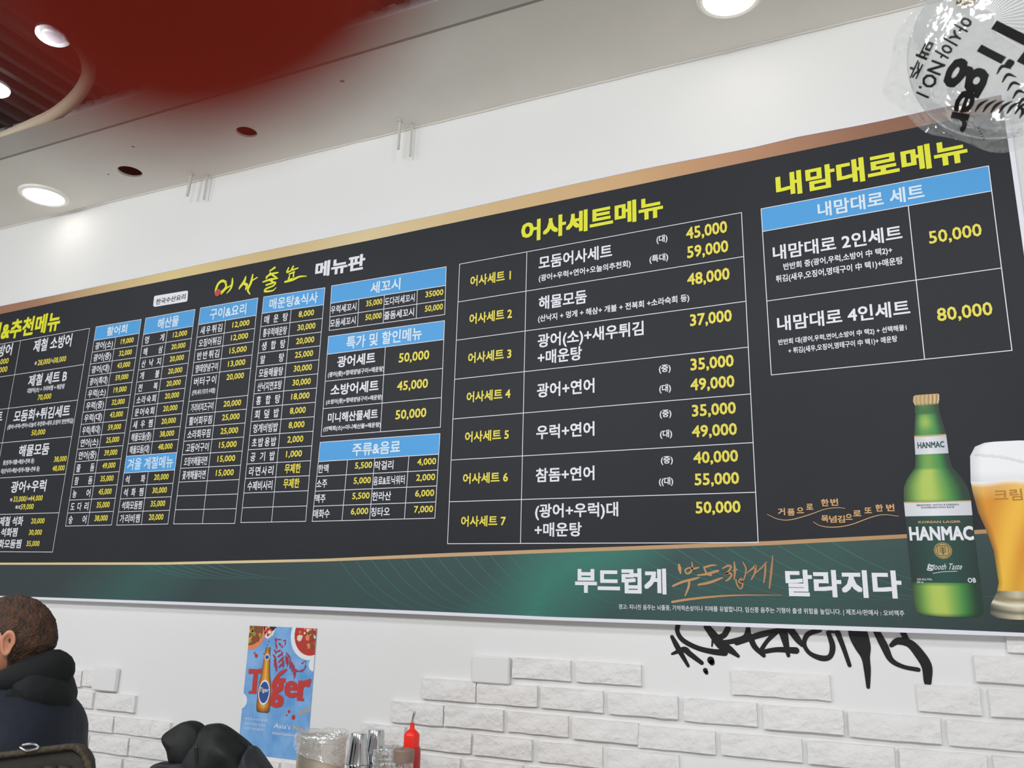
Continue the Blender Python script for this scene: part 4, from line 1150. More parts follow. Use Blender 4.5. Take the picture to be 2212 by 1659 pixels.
# the courses that carry on past the measured ones, down to the floor line of the bench
for k in range(0, 4):
    zt = 0.770 - 0.0765 * k
    xx = -1.72 + (0.1 if k % 2 else 0) if k == 0 else -2.52 + (0.1 if k % 2 else 0)
    while xx < 0.9:
        brick(xx, xx + 0.2, zt - 0.0595, zt)
        xx += 0.2135
for k in range(1, 4):
    zt = 0.712 - 0.0765 * k
    xx = -3.9 + (0.1 if k % 2 else 0)
    while xx < -2.6:
        brick(xx, xx + 0.2, zt - 0.0595, zt)
        xx += 0.2135

# blank wall plates
def plate(x0, x1, z0, z1, label):
    t = empty('blank_plate', ((x0 + x1) / 2, 2.5, (z0 + z1) / 2))
    tag(t, label, 'wall plate')
    o = box('cover', x0, x1, 2.481, 2.4995, z0, z1, M_plate, None, 0.003)
    keep(o, t)
    o2 = box('back_box', x0 + 0.006, x1 - 0.006, 2.4995 - 0.004, 2.5, z0 + 0.004, z1 - 0.004, M_wall)
    keep(o2, t)


plate(-1.272, -1.142, 0.998, 1.078, 'square white blank wall plate at the left end of the top brick row')
plate(-2.955, -2.826, 0.872, 0.957, 'square white blank wall plate beside the seated person')

# ------------------------------------------------------------------ ceiling fittings
def disc_lamp(x, y, z, r, label, glow=M_glow, nm='ceiling_lamp'):
    t = empty(nm, (x, y, z))
    tag(t, label, 'ceiling lamp')
    o = lathe('lamp_trim', [(r * 0.80, -0.012), (r * 0.9, -0.016), (r, -0.010), (r * 1.02, 0.0), (r * 0.8, 0.0)], M_lampwhite, (0, 0, 0), t, 48, False)
    lathe('lamp_lens', [(r * 0.82, -0.006), (r * 0.81, -0.013), (0.001, -0.0145)], glow, (0, 0, 0), t, 48, False)
    return t


disc_lamp(-3.545, 2.325, ZC, 0.108, 'round lit ceiling lamp with white rim on the soffit, at the left')
disc_lamp(-0.335, 2.225, ZC, 0.100, 'round lit ceiling lamp on the soffit, cut by the top of the photo')
for (x, y, s, lb) in ((-3.20, 2.01, 0.062, 'bright round lamp on the dark deck inside the bend of the ribbed conduit'), (-3.83, 2.17, 0.06, 'bright round lamp on the dark deck at the left edge of the photo')):
    t = empty('deck_lamp', (x, y, ZD))
    tag(t, lb, 'ceiling lamp')
    lathe('lamp_ring', [(s * 0.9, -0.02), (s, -0.028), (s * 1.12, -0.02), (s * 1.12, 0.0)], M_glow2, (0, 0, 0), t, 40, False)
    lathe('lamp_housing', [(s * 1.16, 0.0), (s * 1.16, -0.012), (s * 0.2, -0.012)], M_lampwhite, (0, 0, 0), t, 40, False)
    lathe('lamp_lens', [(s * 0.72, -0.014), (s * 0.7, -0.024), (0.001, -0.028)], M_glow2, (0, 0, 0), t, 40, False)
hose = tube('flexible_conduit', HOSE, 0.026, M_hose, n=14, sub=22, ripple=0.05)
tag(hose, 'cream ribbed flexible conduit bending down onto the soffit edge', 'conduit')


def hanger(pts_list, label, gx):
    t = empty('hanger_rod', (gx, 2.44, ZC))
    tag(t, label, 'bracket')
    for p, r in pts_list:
        o = tube('rod', p, r, M_rod, n=8, sub=5, ripple=0.06)
        keep(o, t)
    x, y, z = pts_list[0][0][0]
    o = lathe('nut', [(0.001, -0.004), (0.011, -0.004), (0.011, 0.006), (0.001, 0.006)], M_rod, (x, y, z - 0.004), None, 6, False, False)
    keep(o, t)


hanger([([(-2.735, 2.440, ZC), (-2.737, 2.441, ZC - .04), (-2.745, 2.442, ZC - 0.106)], 0.0065), ([(-2.675, 2.475, ZC), (-2.677, 2.475, ZC - .05), (-2.680, 2.476, ZC - 0.118)], 0.005)],
       'pair of white painted hanger rods under the soffit, nearer the left lamp', -2.70)
hanger([([(-1.640, 2.430, ZC), (-1.641, 2.431, ZC - .05), (-1.642, 2.432, ZC - 0.125)], 0.0055), ([(-1.610, 2.470, ZC), (-1.610, 2.470, ZC - .05), (-1.611, 2.471, ZC - 0.142)], 0.0045)],
       'pair of white painted hanger rods under the soffit, above the menu board middle', -1.62)

# ------------------------------------------------------------------ menu board
X0, X1 = -4.7, 0.366
TOP_ = [(X0, 2.598)] + list(TOP) + [(X1, 2.678)]
TOP2_ = [(X0, 2.556)] + list(TOP2) + [(X1, 2.632)]
FB_ = [(X0, 1.220)] + list(FB) + [(X1, 1.203)]
SB_ = [(X0, 1.210)] + list(SB) + [(X1, 1.194)]
GT_ = [(X0, 1.3598)] + list(GT) + [(X1, 1.466)]
GB_ = [(X0, 1.3509)] + list(GB) + [(X1, 1.455)]
YP = 2.470
board = empty('menu_board', (-1.9, 2.5, 1.2))
tag(board, 'long black menu banner with yellow titles and green bottom strip on the white wall', 'menu board')


def bpart(name, geo, m, parent=None, y=None):
    o = mesh(name, geo[0], geo[1], m)
    keep(o, board) if parent is None else keep2(o, parent)
    return o


def keep2(o, part):
    """o is in world coordinates and hangs under a part that itself sits at the world origin of its thing"""
    o.parent = part


panel = bpart('panel', band_geo(FB_, TOP_, X0, X1, YP, 2.4995, 80), M_board)
bpart('top_band', band_geo(TOP2_, TOP_, X0, X1, YP - 0.0004, None, 80), M_topband)
bpart('gold_line', band_geo(GB_, GT_, X0, X1, YP - 0.0006, None, 80), M_gold)
gband = bpart('green_band', band_geo(FB_, GB_, X0, X1, YP - 0.0004, None, 80), M_green)
st = []
for fam, (xa, xb, n, ln, dz) in enumerate(((-2.75, -2.3, 7, 0.35, 0.05), (-1.80, -0.95, 13, 0.30, 0.16), (-0.82, -0.1, 10, 0.42, 0.14))):
    for i in range(n):
        xs = xa + (xb - xa) * i / n
        zs = interp(GB_, xs) - 0.001
        q = []
        for k in range(6):
            t = k / 5
            xx = xs + ln * t
            zz = zs - dz * (1 - (1 - t) ** 2)
            if zz > interp(FB_, xx) + 0.004:
                q.append((xx, zz, 0.0016 * (1 - t) + 0.0005))
        if len(q) > 2:
            st.append(q)
v, f = ribbon_geo(st, YP - 0.0006, False)
mesh('green_streaks', v, f, M_streak, gband)['kind'] = 'stuff'
fr = bpart('frame', band_geo(SB_, FB_, X0, X1 + 0.012, YP - 0.004, 2.4995, 80), M_frame)
side = box('frame_side', X1, X1 + 0.012, YP - 0.003, 2.4995, 1.20, 2.688, M_frame)
keep(side, board)
v, f = band_geo([(p[0], p[1]) for p in TOP_], [(p[0], p[1] + 0.008) for p in TOP_], X0, X1 + 0.012, YP - 0.002, 2.4995, 80)
bpart('frame_top', (v, f), M_frame)

LW = 0.0023


def line_quad(x0, z0, x1, z1, wd=LW):
    t = Vector((x1 - x0, z1 - z0))
    t.normalize()
    n = Vector((-t.y, t.x)) * wd / 2
    t = t * wd / 2
    return [(x0 - t.x + n.x, z0 - t.y + n.y), (x0 - t.x - n.x, z0 - t.y - n.y), (x1 + t.x - n.x, z1 + t.y - n.y), (x1 + t.x + n.x, z1 + t.y + n.y)]


TL = dict(fish='white ruled price table of live raw fish', seafood='white ruled price table of shellfish with a winter menu below', grill='white ruled price table of grilled dishes',
          stew='white ruled price table of stews and meals', roe='small white ruled table of sliced fish prices', drinks='small white ruled table of drink prices',
          deals='white ruled table of discount set prices', sets='large white ruled table of seven numbered sets', custom='white ruled table with two large set prices at the right',
          season='white ruled table of seasonal dishes cut by the left edge')
for nm, T in TABLES.items():
    cells = T['lines'] + [[h[0], h[1], h[2], h[3]] for h in T['head']] + [[h[6], h[7], h[4], h[5]] for h in T['head']]
    grid = flat('menu_table', [line_quad(*l) for l in cells], YP - 0.0010, M_w, None, 0.00001)
    keep(grid, board)
    grid['label'] = TL[nm]
    if T['head']:
        for h in T['head']:
            flat('header_band', [[(h[0], h[1]), (h[6], h[7]), (h[4], h[5]), (h[2], h[3])]], YP - 0.0006, M_blue, grid)
    for key, pn in (('w', 'dish_lettering'), ('y', 'price_lettering'), ('h', 'header_lettering')):
        it = [q for q in TEXTS[nm] if q[1] == key]
        if key == 'w':
            # the letters of one spaced-out dish name belong together
            rows_, cur = [], []
            for q in it:
                if len(q[0]) == 1 and cur and len(cur[-1][0]) == 1 and abs(cur[-1][4] - q[4]) < 0.006 and 0 < q[2] - cur[-1][2] < 0.09:
                    cur.append(q)
                else:
                    cur = [q]
                    rows_.append(cur)
        else:
            rows_ = [[q] for q in it]
        for r_ in rows_:
            text_obj(pn, r_, YP - 0.0012, PM[key], grid)
for q in TEXTS['titles']:
    keep(text_obj('title_lettering', [q], YP - 0.0012, PM[q[1]], None), board)
for q in TEXTS['slogan']:
    if q[1] == 'w':
        keep(text_obj('slogan_lettering', [q], YP - 0.0012, M_w, None), board)
for q in TEXTS['slogan']:
    if q[1] == 'c':
        keep(text_obj('curved_lettering', [q], YP - 0.0012, M_c, None), board)
v, f = ribbon_geo([WAVE1, WAVE2], YP - 0.0012, False)
keep(mesh('curved_rule', v, f, M_c), board)
v, f = ribbon_geo(SCRIPT + [UNDERLINE], YP - 0.0012)
M_scr = ramp_x('brush_copper', [(-0.86, '#e0bf84'), (-0.72, '#c99a66'), (-0.3, '#a87850')])
keep(mesh('handwritten_lettering', v, f, M_scr), board)
v, f = ribbon_geo(BRAND, YP - 0.0012)
bl = keep(mesh('brush_lettering', v, f, M_Y), board)
flat('red_dot', [disc_pts(BRAND_DOT[0], BRAND_DOT[1], BRAND_DOT[2] / 2)], YP - 0.0030, M_red, bl)
tb = keep(flat('name_tag', [TAG_BOX], YP - 0.0010, M_w), board)
text_obj('name_lettering', TEXTS['logo'], YP - 0.0014, M_k, tb)


# printed bottle and glass: photographs printed on the banner, so plain flat colour grids
def picture(name, rows, nrow, ncol, fn, y, parent):
    """rows: (z, xl, xr) from top to bottom"""
    rows = sorted(rows, key=lambda r: -r[0])
    L = [(-r[0], r[1]) for r in rows]
    Rr = [(-r[0], r[2]) for r in rows]
    z0, z1 = rows[0][0], rows[-1][0]
    zs = sorted(set([z0 + (z1 - z0) * i / nrow for i in range(nrow + 1)] + [r[0] for r in rows]), reverse=True)
    vs, cs, fs = [], [], []
    for z in zs:
        a, b = interp(L, -z), interp(Rr, -z)
        for k in range(ncol + 1):
            u = k / ncol
            x = a + (b - a) * u
            x = min(x, X1 - 0.001)
            vs.append((x, y, z))
            cs.append(fn(u, (z0 - z) / (z0 - z1), x, z))
    for i in range(len(zs) - 1):
        for k in range(ncol):
            a = i * (ncol + 1) + k
            fs.append((a, a + ncol + 1, a + ncol + 2, a + 1))
    o = mesh(name, vs, fs, vcmat(name + '_print', 0.5))
    at = o.data.color_attributes.new('Col', 'FLOAT_COLOR', 'POINT')
    for d, c in zip(at.data, cs):
        d.color = c
    keep(o, parent) if parent.parent is None else keep2(o, parent)
    return o


def mixc(a, b, t):
    t = max(0, min(1, t))
    return tuple(a[i] + (b[i] - a[i]) * t for i in range(3)) + (1,)


GD, GM, GY = lin('#0b3420'), lin('#2a8a3e'), lin('#b0c658')
capz, t0, t1, t2, l0, l1, l2, l3 = BANDS


def bottle_col(u, v, x, z):
    if z > capz:
        return mixc(lin('#8a6a3a'), lin('#e2c690'), 0.5 + 0.5 * math.sin(u * 40) * (0.3 + 0.7 * u))
    side = abs(u - 0.45) * 2
    c = mixc(GM, GD, (side - 0.45) * 2.2)
    k = math.exp(-((u - 0.38) / 0.22) ** 2)
    if z < l3 - 0.004 or (l0 < z < l0 + 0.085):
        c = mixc(c, GY, k * 1.1)
    elif z > t0:
        c = mixc(c, GY, 0.75 * k * (0.6 + 0.4 * math.sin(v * 60)))
    else:
        c = mixc(c, GY, 0.35 * k)
    if z < l3 - 0.075:
        c = mixc(c, lin('#123c2a'), (l3 - 0.075 - z) / 0.012)
    if z > capz - 0.028:
        c = mixc(c, lin('#0f3a22'), 0.6)
    return c


bt = picture('printed_bottle', BOTTLE_ROWS, 70, 24, bottle_col, YP - 0.0012, board)
bt['label'] = 'green beer bottle printed on the banner'


def slice_rows(rows, za, zb):
    L = sorted([(-r[0], r[1]) for r in rows])
    Rr = sorted([(-r[0], r[2]) for r in rows])
    zs = [za] + [r[0] for r in rows if zb < r[0] < za] + [zb]
    return [(z, interp(L, -z), interp(Rr, -z)) for z in zs]


LAB = lin('#184238')
picture('neck_label', slice_rows(BOTTLE_ROWS, t1, t2), 4, 12, lambda u, v, x, z: mixc(lin('#e2e2ea'), lin('#b9bcc4'), abs(u - .45) * 1.6), YP - 0.0016, bt)
picture('body_label', slice_rows(BOTTLE_ROWS, l2, l3), 12, 16, lambda u, v, x, z: mixc(lin('#17493e'), lin('#0c2823'), abs(u - .5) * 1.9), YP - 0.0016, bt)
picture('white_label', slice_rows(BOTTLE_ROWS, l1, l2), 4, 16, lambda u, v, x, z: mixc(lin('#e4e4ec'), lin('#c4c6cc'), abs(u - .45) * 1.6), YP - 0.0016, bt)
picture('gold_trim', slice_rows(BOTTLE_ROWS, l0, l1), 1, 8, lambda u, v, x, z: lin('#c0a06a'), YP - 0.0016, bt)
picture('neck_trim', slice_rows(BOTTLE_ROWS, t0, t1), 1, 8, lambda u, v, x, z: lin('#c0a06a'), YP - 0.0016, bt)
for key, pn in (('g', 'green_lettering'), ('w', 'white_lettering'), ('c', 'gold_lettering')):
    for q in TEXTS['bottletext']:
        if q[1] == key:
            text_obj(pn, [q], YP - 0.0020, PM[key], bt)
ex, ez = EMBLEM[0]
er = EMBLEM[1][0] - ex
flat('emblem', [disc_pts(ex, ez, er, 36)], YP - 0.0020, mat('emblem_gold', '#b39a5e', 0.4), bt)
M_eg = mat('emblem_line', '#5d5230', 0.5)
eg = [line_quad(ex - er * .55, ez + er * q, ex + er * .55, ez + er * q, er * .07) for q in (-.6, .6)]
eg += [line_quad(ex + er * q, ez - er * .5, ex + er * q, ez + er * .5, er * .07) for q in (-.62, 0, .62)]
for s in (-1, 1):
    for q in (-.3, -.05, .2):
        eg.append(line_quad(ex, ez + er * q, ex + s * er * .32, ez + er * (q + .22), er * .08))
v, f = ribbon_geo([[(ex + er * .88 * math.cos(a * .3491), ez + er * .88 * math.sin(a * .3491), er * .06) for a in range(19)]], YP - 0.0026, False)
mesh('emblem_ring', v, f, M_eg, bt)
flat('emblem_grain', eg, YP - 0.0024, M_eg, bt)
V, F = text_geo('Smooth Taste', 0.0, *SMOOTH)
mesh('script_lettering', [(p[0] + (p[1] - SMOOTH[2]) * 0.35, YP - 0.0020, p[1]) for p in V], F, M_w, bt)
v, f = ribbon_geo([SM, SMLINE], YP - 0.0022, False)
mesh('script_rule', v, f, M_w, bt)

gz0 = GLASS_ROWS[0][0]


def glass_col(u, v, x, z):
    fl = 0.228 + 0.006 * math.sin(u * 9)
    if v < fl:
        return mixc(lin('#f2f2f4'), lin('#aeb1b6'), max(0, (0.16 - u) * 3) + max(0, (v - .17) * 4) + (.35 if abs(v - .075 - .1 * u * u) < .008 and u > .05 else 0))
    if v > 0.845:
        c = mixc(lin('#cfc5a6'), lin('#3d443c'), abs(u - .5) * 1.9)
        c = mixc(c, lin('#8f8257'), 0.9 * math.exp(-((v - .875 - .02 * math.sin(u * 3.14)) / .012) ** 2))
        c = mixc(c, lin('#f3ecd6'), 0.8 * math.exp(-((v - .905 - .02 * math.sin(u * 3.14)) / .010) ** 2))
        return mixc(c, lin('#2a332e'), 0.7 * math.exp(-((v - .945 - .02 * math.sin(u * 3.14)) / .012) ** 2))
    c = mixc(lin('#d98f1e'), lin('#f0b93a'), 0.5 + 0.5 * math.sin(u * 7 + v * 9))
    c = mixc(lin('#8a5a18'), c, u * 7)
    c = mixc(c, lin('#f4d489'), (0.34 - v) * 5)
    c = mixc(c, lin('#f2f2f4'), 1 - (v - fl) / .03)
    if u > 0.8:
        c = mixc(c, lin('#7a4e14'), (u - .8) * 4)
    return mixc(c, lin('#e6c53a'), (v - .6) * 1.2)


gp_ = picture('printed_beer_glass', GLASS_ROWS, 140, 28, glass_col, YP - 0.0012, board)
text_obj('embossed_lettering', [('크림', 'c', *EMB, 0.012)], YP - 0.0016, mat('amber_print', '#b07a22', 0.5), gp_)
gp_['label'] = 'full beer glass with white foam printed on the banner'

# ------------------------------------------------------------------ graffiti
M_ink = mat('black_graffiti_paint', '#0e0e10', 0.35, bump=0.1, bscale=60)
v, f = ribbon_geo(GRAFFITI + [[(d[0], d[1], d[2]), (d[0] + 0.003, d[1] - 0.006, d[2] * .8)] for d in DOTS], 2.4990)
gr = mesh('graffiti', v, f, M_ink)
tag(gr, 'black brushed graffiti scrawl on the white wall, cut off by the menu board bottom edge', 'graffiti')
gr.parent = None

# ------------------------------------------------------------------ beer poster
px_, pz_, pw_, ph_ = POSTER
post = empty('beer_poster', (px_, 2.5, pz_ - ph_ / 2))
tag(post, 'blue beer poster with bottle, bowls of food and red lettering on the white wall', 'poster')
YQ = 2.4975
xa, xb, za, zb = px_ - pw_ / 2, px_ + pw_ / 2, pz_ - ph_ / 2, pz_ + ph_ / 2
M_pblue = mat('poster_blue', '#5f9ad6', 0.45, var=0.3, vscale=14, vcol2='#86b6e6')


def PP(u, v):
    return (xa + (xb - xa) * u, zb - (zb - za) * v)


def pflat(name, polys, m, lay, parent=None):
    Q = [clip([PP(*p) for p in P], xa, xb, za, zb) for P in polys]
    o = flat(name, [q for q in Q if q], YQ - 0.0004 * lay, m, None, 0.00001)
    return keep(o, post) if parent is None else keep2(o, parent) or o


def el(u, v, r, n=30, asp=None):
    asp = asp or pw_ / ph_
    return [(u + r * math.cos(2 * math.pi * i / n), v + r * asp * math.sin(2 * math.pi * i / n)) for i in range(n)]


keep(box('sheet', xa, xb, YQ, 2.4995, za, zb, M_pblue), post)
Mc = {k: mat('poster_' + k, c, 0.45) for k, c in dict(orange='#e8855c', rim='#f0b7a0', white='#e8e8ea', red='#b8342c', brown='#8a4a26', yellow='#d9a53a', green='#7c9a4a', dark='#2a2226', amber='#d07c1c', gold='#efb03a', navy='#2b4f9a', cream='#e6d8c0').items()}
pflat('bowl_rim', [el(0.02, 0.03, 0.235), ], Mc['orange'], 1)
pflat('bowl_inside', [el(0.01, 0.02, 0.20)], Mc['brown'], 2)
pflat('dish_rim', [[(0.2, -.02), (0.42, -.02), (0.36, .07), (0.29, .10), (0.25, .09)], el(0.90, 0.06, 0.27)], Mc['white'], 1)
pflat('platter_food', [el(0.92, 0.05, 0.235)], Mc['red'], 2)
pflat('side_food', [[(0.22, .0), (0.38, .0), (0.33, .06), (0.28, .085)]], Mc['red'], 2)
pflat('sauce', [[(0.29, 0.0), (0.41, 0.0), (0.36, .035)]], Mc['dark'], 3)
random.seed(3)
food = {k: [] for k in ('orange', 'yellow', 'green', 'cream', 'red', 'brown')}
for _ in range(60):
    a, r = random.uniform(0, 6.28), random.uniform(0, 0.19)
    food[random.choice(['yellow', 'green', 'yellow', 'orange', 'brown'])].append(el(0.01 + r * math.cos(a), 0.02 + r * .7 * math.sin(a), random.uniform(.012, .035), 7))
    a, r = random.uniform(0, 6.28), random.uniform(0, 0.215)
    food[random.choice(['orange', 'red', 'brown', 'orange', 'cream'])].append(el(0.92 + r * math.cos(a), 0.05 + r * .7 * math.sin(a), random.uniform(.012, .04), 7))
for _ in range(14):
    food[random.choice(['orange', 'cream'])].append(el(random.uniform(.24, .34), random.uniform(0, .07), random.uniform(.01, .02), 7))
for k, P in food.items():
    pflat('food_pieces', P, Mc[k], 3 + 0.2 * list(food).index(k))['kind'] = 'stuff'
pflat('plate_edge', [el(1.0, 0.28, 0.075), el(-0.02, 0.60, 0.085)], Mc['white'], 1)
pflat('chopsticks', [[(0.82, 0.655), (1.0, 0.60), (1.0, .606), (.83, .66)], [(.84, .668), (1.0, .615), (1.0, .622), (.85, .672)]], Mc['yellow'], 1)
pflat('spice_dots', [el(*q, 8) for q in ((.70, .65, .02), (.77, .69, .028), (.67, .68, .012), (.14, .24, .025), (.11, .22, .015), (.31, .12, .01), (.29, .15, .008), (.25, .22, .01))], Mc['red'], 1)
# striped big cat, drawn with tapering red strokes
cat = []
for (u0, v0, u1, v1, w_) in [(.40, .09, .42, .13, .02), (.42, .10, .50, .10, .012), (.52, .11, .56, .10, .012), (.56, .10, .55, .15, .012), (.41, .13, .44, .18, .018), (.46, .13, .50, .15, .02), (.50, .16, .53, .15, .016),
                             (.40, .18, .44, .22, .016), (.44, .20, .50, .18, .016), (.51, .19, .53, .23, .014), (.39, .22, .45, .27, .02), (.41, .26, .46, .31, .022), (.46, .24, .52, .21, .018), (.48, .28, .56, .23, .02), (.49, .32, .57, .27, .02),
                             (.42, .29, .47, .35, .02), (.58, .22, .60, .29, .02), (.61, .23, .62, .31, .02), (.58, .20, .66, .25, .016), (.65, .25, .66, .33, .02), (.68, .27, .69, .35, .02), (.71, .29, .72, .37, .02), (.74, .32, .73, .40, .018),
                             (.70, .33, .80, .34, .018), (.80, .34, .87, .32, .016), (.87, .32, .88, .28, .014), (.88, .27, .86, .25, .01), (.82, .28, .85, .26, .01), (.46, .35, .45, .30, .016), (.54, .25, .56, .32, .02)]:
    cat.append([(*PP(u0, v0), w_ * pw_ * .7), (*PP((u0 + u1) / 2 + .006, (v0 + v1) / 2), w_ * pw_ * 1.45), (*PP(u1, v1), w_ * pw_ * .4)])
v, f = ribbon_geo(cat, YQ - 0.0008, False)
keep(mesh('striped_cat_drawing', v, f, mat('cat_red', '#a8354a', 0.45)), post)
# big red word and the bottle
GL = [('T', .06, .26, .345, .53), ('i', .30, .36, .36, .55), ('g', .41, .60, .40, .63), ('e', .615, .79, .415, .545), ('r', .81, .965, .405, .55)]
vs, fs = [], []
for ch, u0, u1, v0, v1 in GL:
    V, F = _geo[(ch, 0.02)]
    ax0, ax1 = min(p[0] for p in V), max(p[0] for p in V)
    ay0, ay1 = min(p[1] for p in V), max(p[1] for p in V)
    for q_, (dx, dy) in enumerate(((0, 0), (.012, 0), (-.012, 0))):
        n = len(vs)
        for p in V:
            q = PP(u0 + (u1 - u0) * (p[0] - ax0) / (ax1 - ax0) + dx, v1 - (v1 - v0) * (p[1] - ay0) / (ay1 - ay0) + dy)
            vs.append((q[0], YQ - 0.0010 - 0.00006 * p[2] - 0.00025 * q_, q[1]))
        fs += [tuple(i + n for i in g) for g in F]
keep(mesh('red_word', vs, fs, M_red), post)
v, f = ribbon_geo([[(*PP(.42, .44), .004), (*PP(.52, .37), .014), (*PP(.62, .33), .006)], [(*PP(.05, .375), .012), (*PP(.27, .345), .01)], [(*PP(.80, .43), .006), (*PP(.98, .40), .012)], [(*PP(.08, .53), .009), (*PP(.20, .525), .009)], [(*PP(.80, .55), .009), (*PP(.90, .55), .009)]], YQ - 0.0019, False)
keep(mesh('word_serifs', v, f, M_red), post)
brow = [(.165, .278, .345), (.18, .275, .345), (.24, .265, .35), (.30, .255, .36), (.38, .245, .375), (.44, .225, .40), (.50, .22, .41), (.62, .215, .42), (.66, .222, .415), (.675, .24, .39)]
BR = [(PP(0, v_)[1], PP(a_, 0)[0], PP(b_, 0)[0]) for v_, a_, b_ in brow]
pb = picture('poster_bottle', BR, 30, 10, lambda u, v, x, z: mixc(mixc(lin('#f2b440'), lin('#8a3e12'), abs(u - .5) * 2), lin('#6a2e10'), (v - .9) * 9 if v > .9 else (.5 if v < .08 else 0)), YQ - 0.0020, post)
flat('bottle_label', [[PP(*p) for p in el(.315, .52, .085, 24, 1.15)], [PP(*p) for p in el(.312, .245, .04, 14, .6)]], YQ - 0.0024, Mc['white'], pb)
flat('label_field', [[PP(*p) for p in el(.315, .52, .072, 24, 1.15)], [PP(*p) for p in el(.312, .245, .028, 14, .6)]], YQ - 0.0028, Mc['navy'], pb)


def ptext(name, txt, b, u0, u1, vc, h, m, lay, slant=0.0, par=None):
    a, c = PP(u0, vc), PP(u1, vc)
    V, F = text_geo(txt, b, a[0], c[0], a[1], c[1], h * ph_)
    o = mesh(name, [(p[0] + (p[1] - a[1]) * slant, YQ - 0.0004 * lay - 0.00006 * p[2], p[1]) for p in V], F, m)
    if par is None:
        keep(o, post)
    else:
        o.parent = par
    return o


ptext('label_word', 'Tiger', 0.02, .245, .385, .50, .035, Mc['cream'], 8, 0.1, pb)
ptext('tagline', "Asia's", 0.0, .50, .74, .765, .036, M_w, 1, 0.15)
ptext('tagline', 'No.1', 0.0, .78, .98, .768, .036, Mc['gold'], 1, 0.15)
ptext('tagline', 'International', 0.0, .49, .84, .82, .024, M_w, 1, 0.15)
for i, s in enumerate(('한식 및 아시아 음식과', '최상의 조합을 선사하는', '아시안 프리미엄 라거')):
    ptext('small_lettering', s, 0.0, .06, .40 - .02 * i, .735 + .036 * i, .02, M_w, 1)

# ------------------------------------------------------------------ things on the hidden table
tbl = empty('dining_table', (-1.35, 2.05, 0))
tag(tbl, 'brown table against the wall carrying the cups and the red squeeze bottle', 'table')
M_wood = mat('brown_table_wood', '#8a6a4c', 0.4, var=0.25, vscale=6)
M_blk = mat('black_metal', '#1b1b1d', 0.4)
TZ = 0.70
keep(box('tabletop', -1.70, -0.85, 1.82, 2.43, TZ - 0.03, TZ, M_wood, None, 0.004), tbl)
for x_ in (-1.64, -0.91):
    for y_ in (1.88, 2.37):
        keep(box('leg', x_ - .02, x_ + .02, y_ - .02, y_ + .02, 0, TZ - 0.03, M_blk), tbl)
M_steel = mat('polished_steel', '#c9ccce', 0.16, 1.0, bump=0.02, bscale=6)
M_brush = mat('brushed_steel', '#d8cbb6', 0.5, 0.85)
M_bag = film('clear_bag_plastic', '#eef0f2', 0.42, 0.12, 0.8, 22, 0.55)
M_clear = film('clear_glass', '#e6eee8', 0.38, 0.03, 0.5, 30, 0.12)

cx_, cy_ = BIN
t = empty('steel_bin', (cx_, cy_, TZ))
tag(t, 'brushed steel bin with a clear plastic bag folded over its rim', 'bin')
BH = BINH
lathe('bin_body', [(0.060, 0), (0.061, 0.01), (0.061, BH - 0.012), (0.0635, BH - 0.010), (0.0635, BH), (0.060, BH), (0.058, BH - 0.02), (0.057, 0.012), (0.001, 0.012)], M_brush, (0, 0, 0), t, 48, False)
# bag skirt: closed ring that hangs lower at one side, crinkled
vs, fs = [], []
n = 72
rows_ = 10
for k in range(rows_ + 1):
    for i in range(n):
        a = 2 * math.pi * i / n
        low = 0.03 + 0.048 * max(0, math.cos(a - math.radians(-35))) ** 2 + 0.012 * math.sin(3 * a + 1)
        t_ = k / rows_
        if t_ < 0.25:
            s_ = t_ / 0.25
            r = 0.045 + (0.066 - 0.045) * s_
            z = BH - 0.03 + (0.043) * math.sin(s_ * 1.57)
        else:
            s_ = (t_ - .25) / .75
            r = 0.066 + 0.005 * s_ + 0.004 * noise.noise(Vector((math.cos(a) * 3, math.sin(a) * 3, s_ * 3)))
            z = BH + 0.013 - low * s_
        r += 0.0016 * noise.noise(Vector((a * 5, t_ * 9, 2)))
        vs.append((r * math.cos(a), r * math.sin(a), z + 0.004 * noise.noise(Vector((a * 4, 3, t_ * 2)))))
for k in range(rows_):
    for i in range(n):
        j = (i + 1) % n
        fs.append((k * n + i, k * n + j, (k + 1) * n + j, (k + 1) * n + i))
mesh('plastic_bag', vs, fs, M_bag, t, True)

# each nested cup is a thing of its own
def cups(x, y, top, where):
    h = 0.085
    names = ['topmost', 'second', 'lowest']
    for k in range(3):
        zt = top - k * (top - h) / 2
        t = empty('steel_cup', (x, y, TZ + zt - h))
        tag(t, 'upside-down polished steel cup, %s of the stack %s' % (names[k], where), 'cup', 'upside-down steel cups beside the bin')
        pr = [(0.001, h), (0.0225, h), (0.0245, h - 0.003), (0.0262, h - 0.03), (0.0345, 0.004), (0.036, 0.0), (0.0345, 0.0), (0.0255, h - 0.03), (0.022, h - .004), (.001, h - .004)]
        lathe('cup_wall', pr, M_steel, (0, 0, 0), t, 40, False)
        v, f = lathe_geo([(0.0355, 0.0), (0.0368, 0.001), (0.0368, 0.0025), (0.0352, 0.003)], 40)
        mesh('rim', v, f, M_steel, t, True)


for (x_, y_, tp, wh) in CUPS:
    cups(x_, y_, tp, wh)


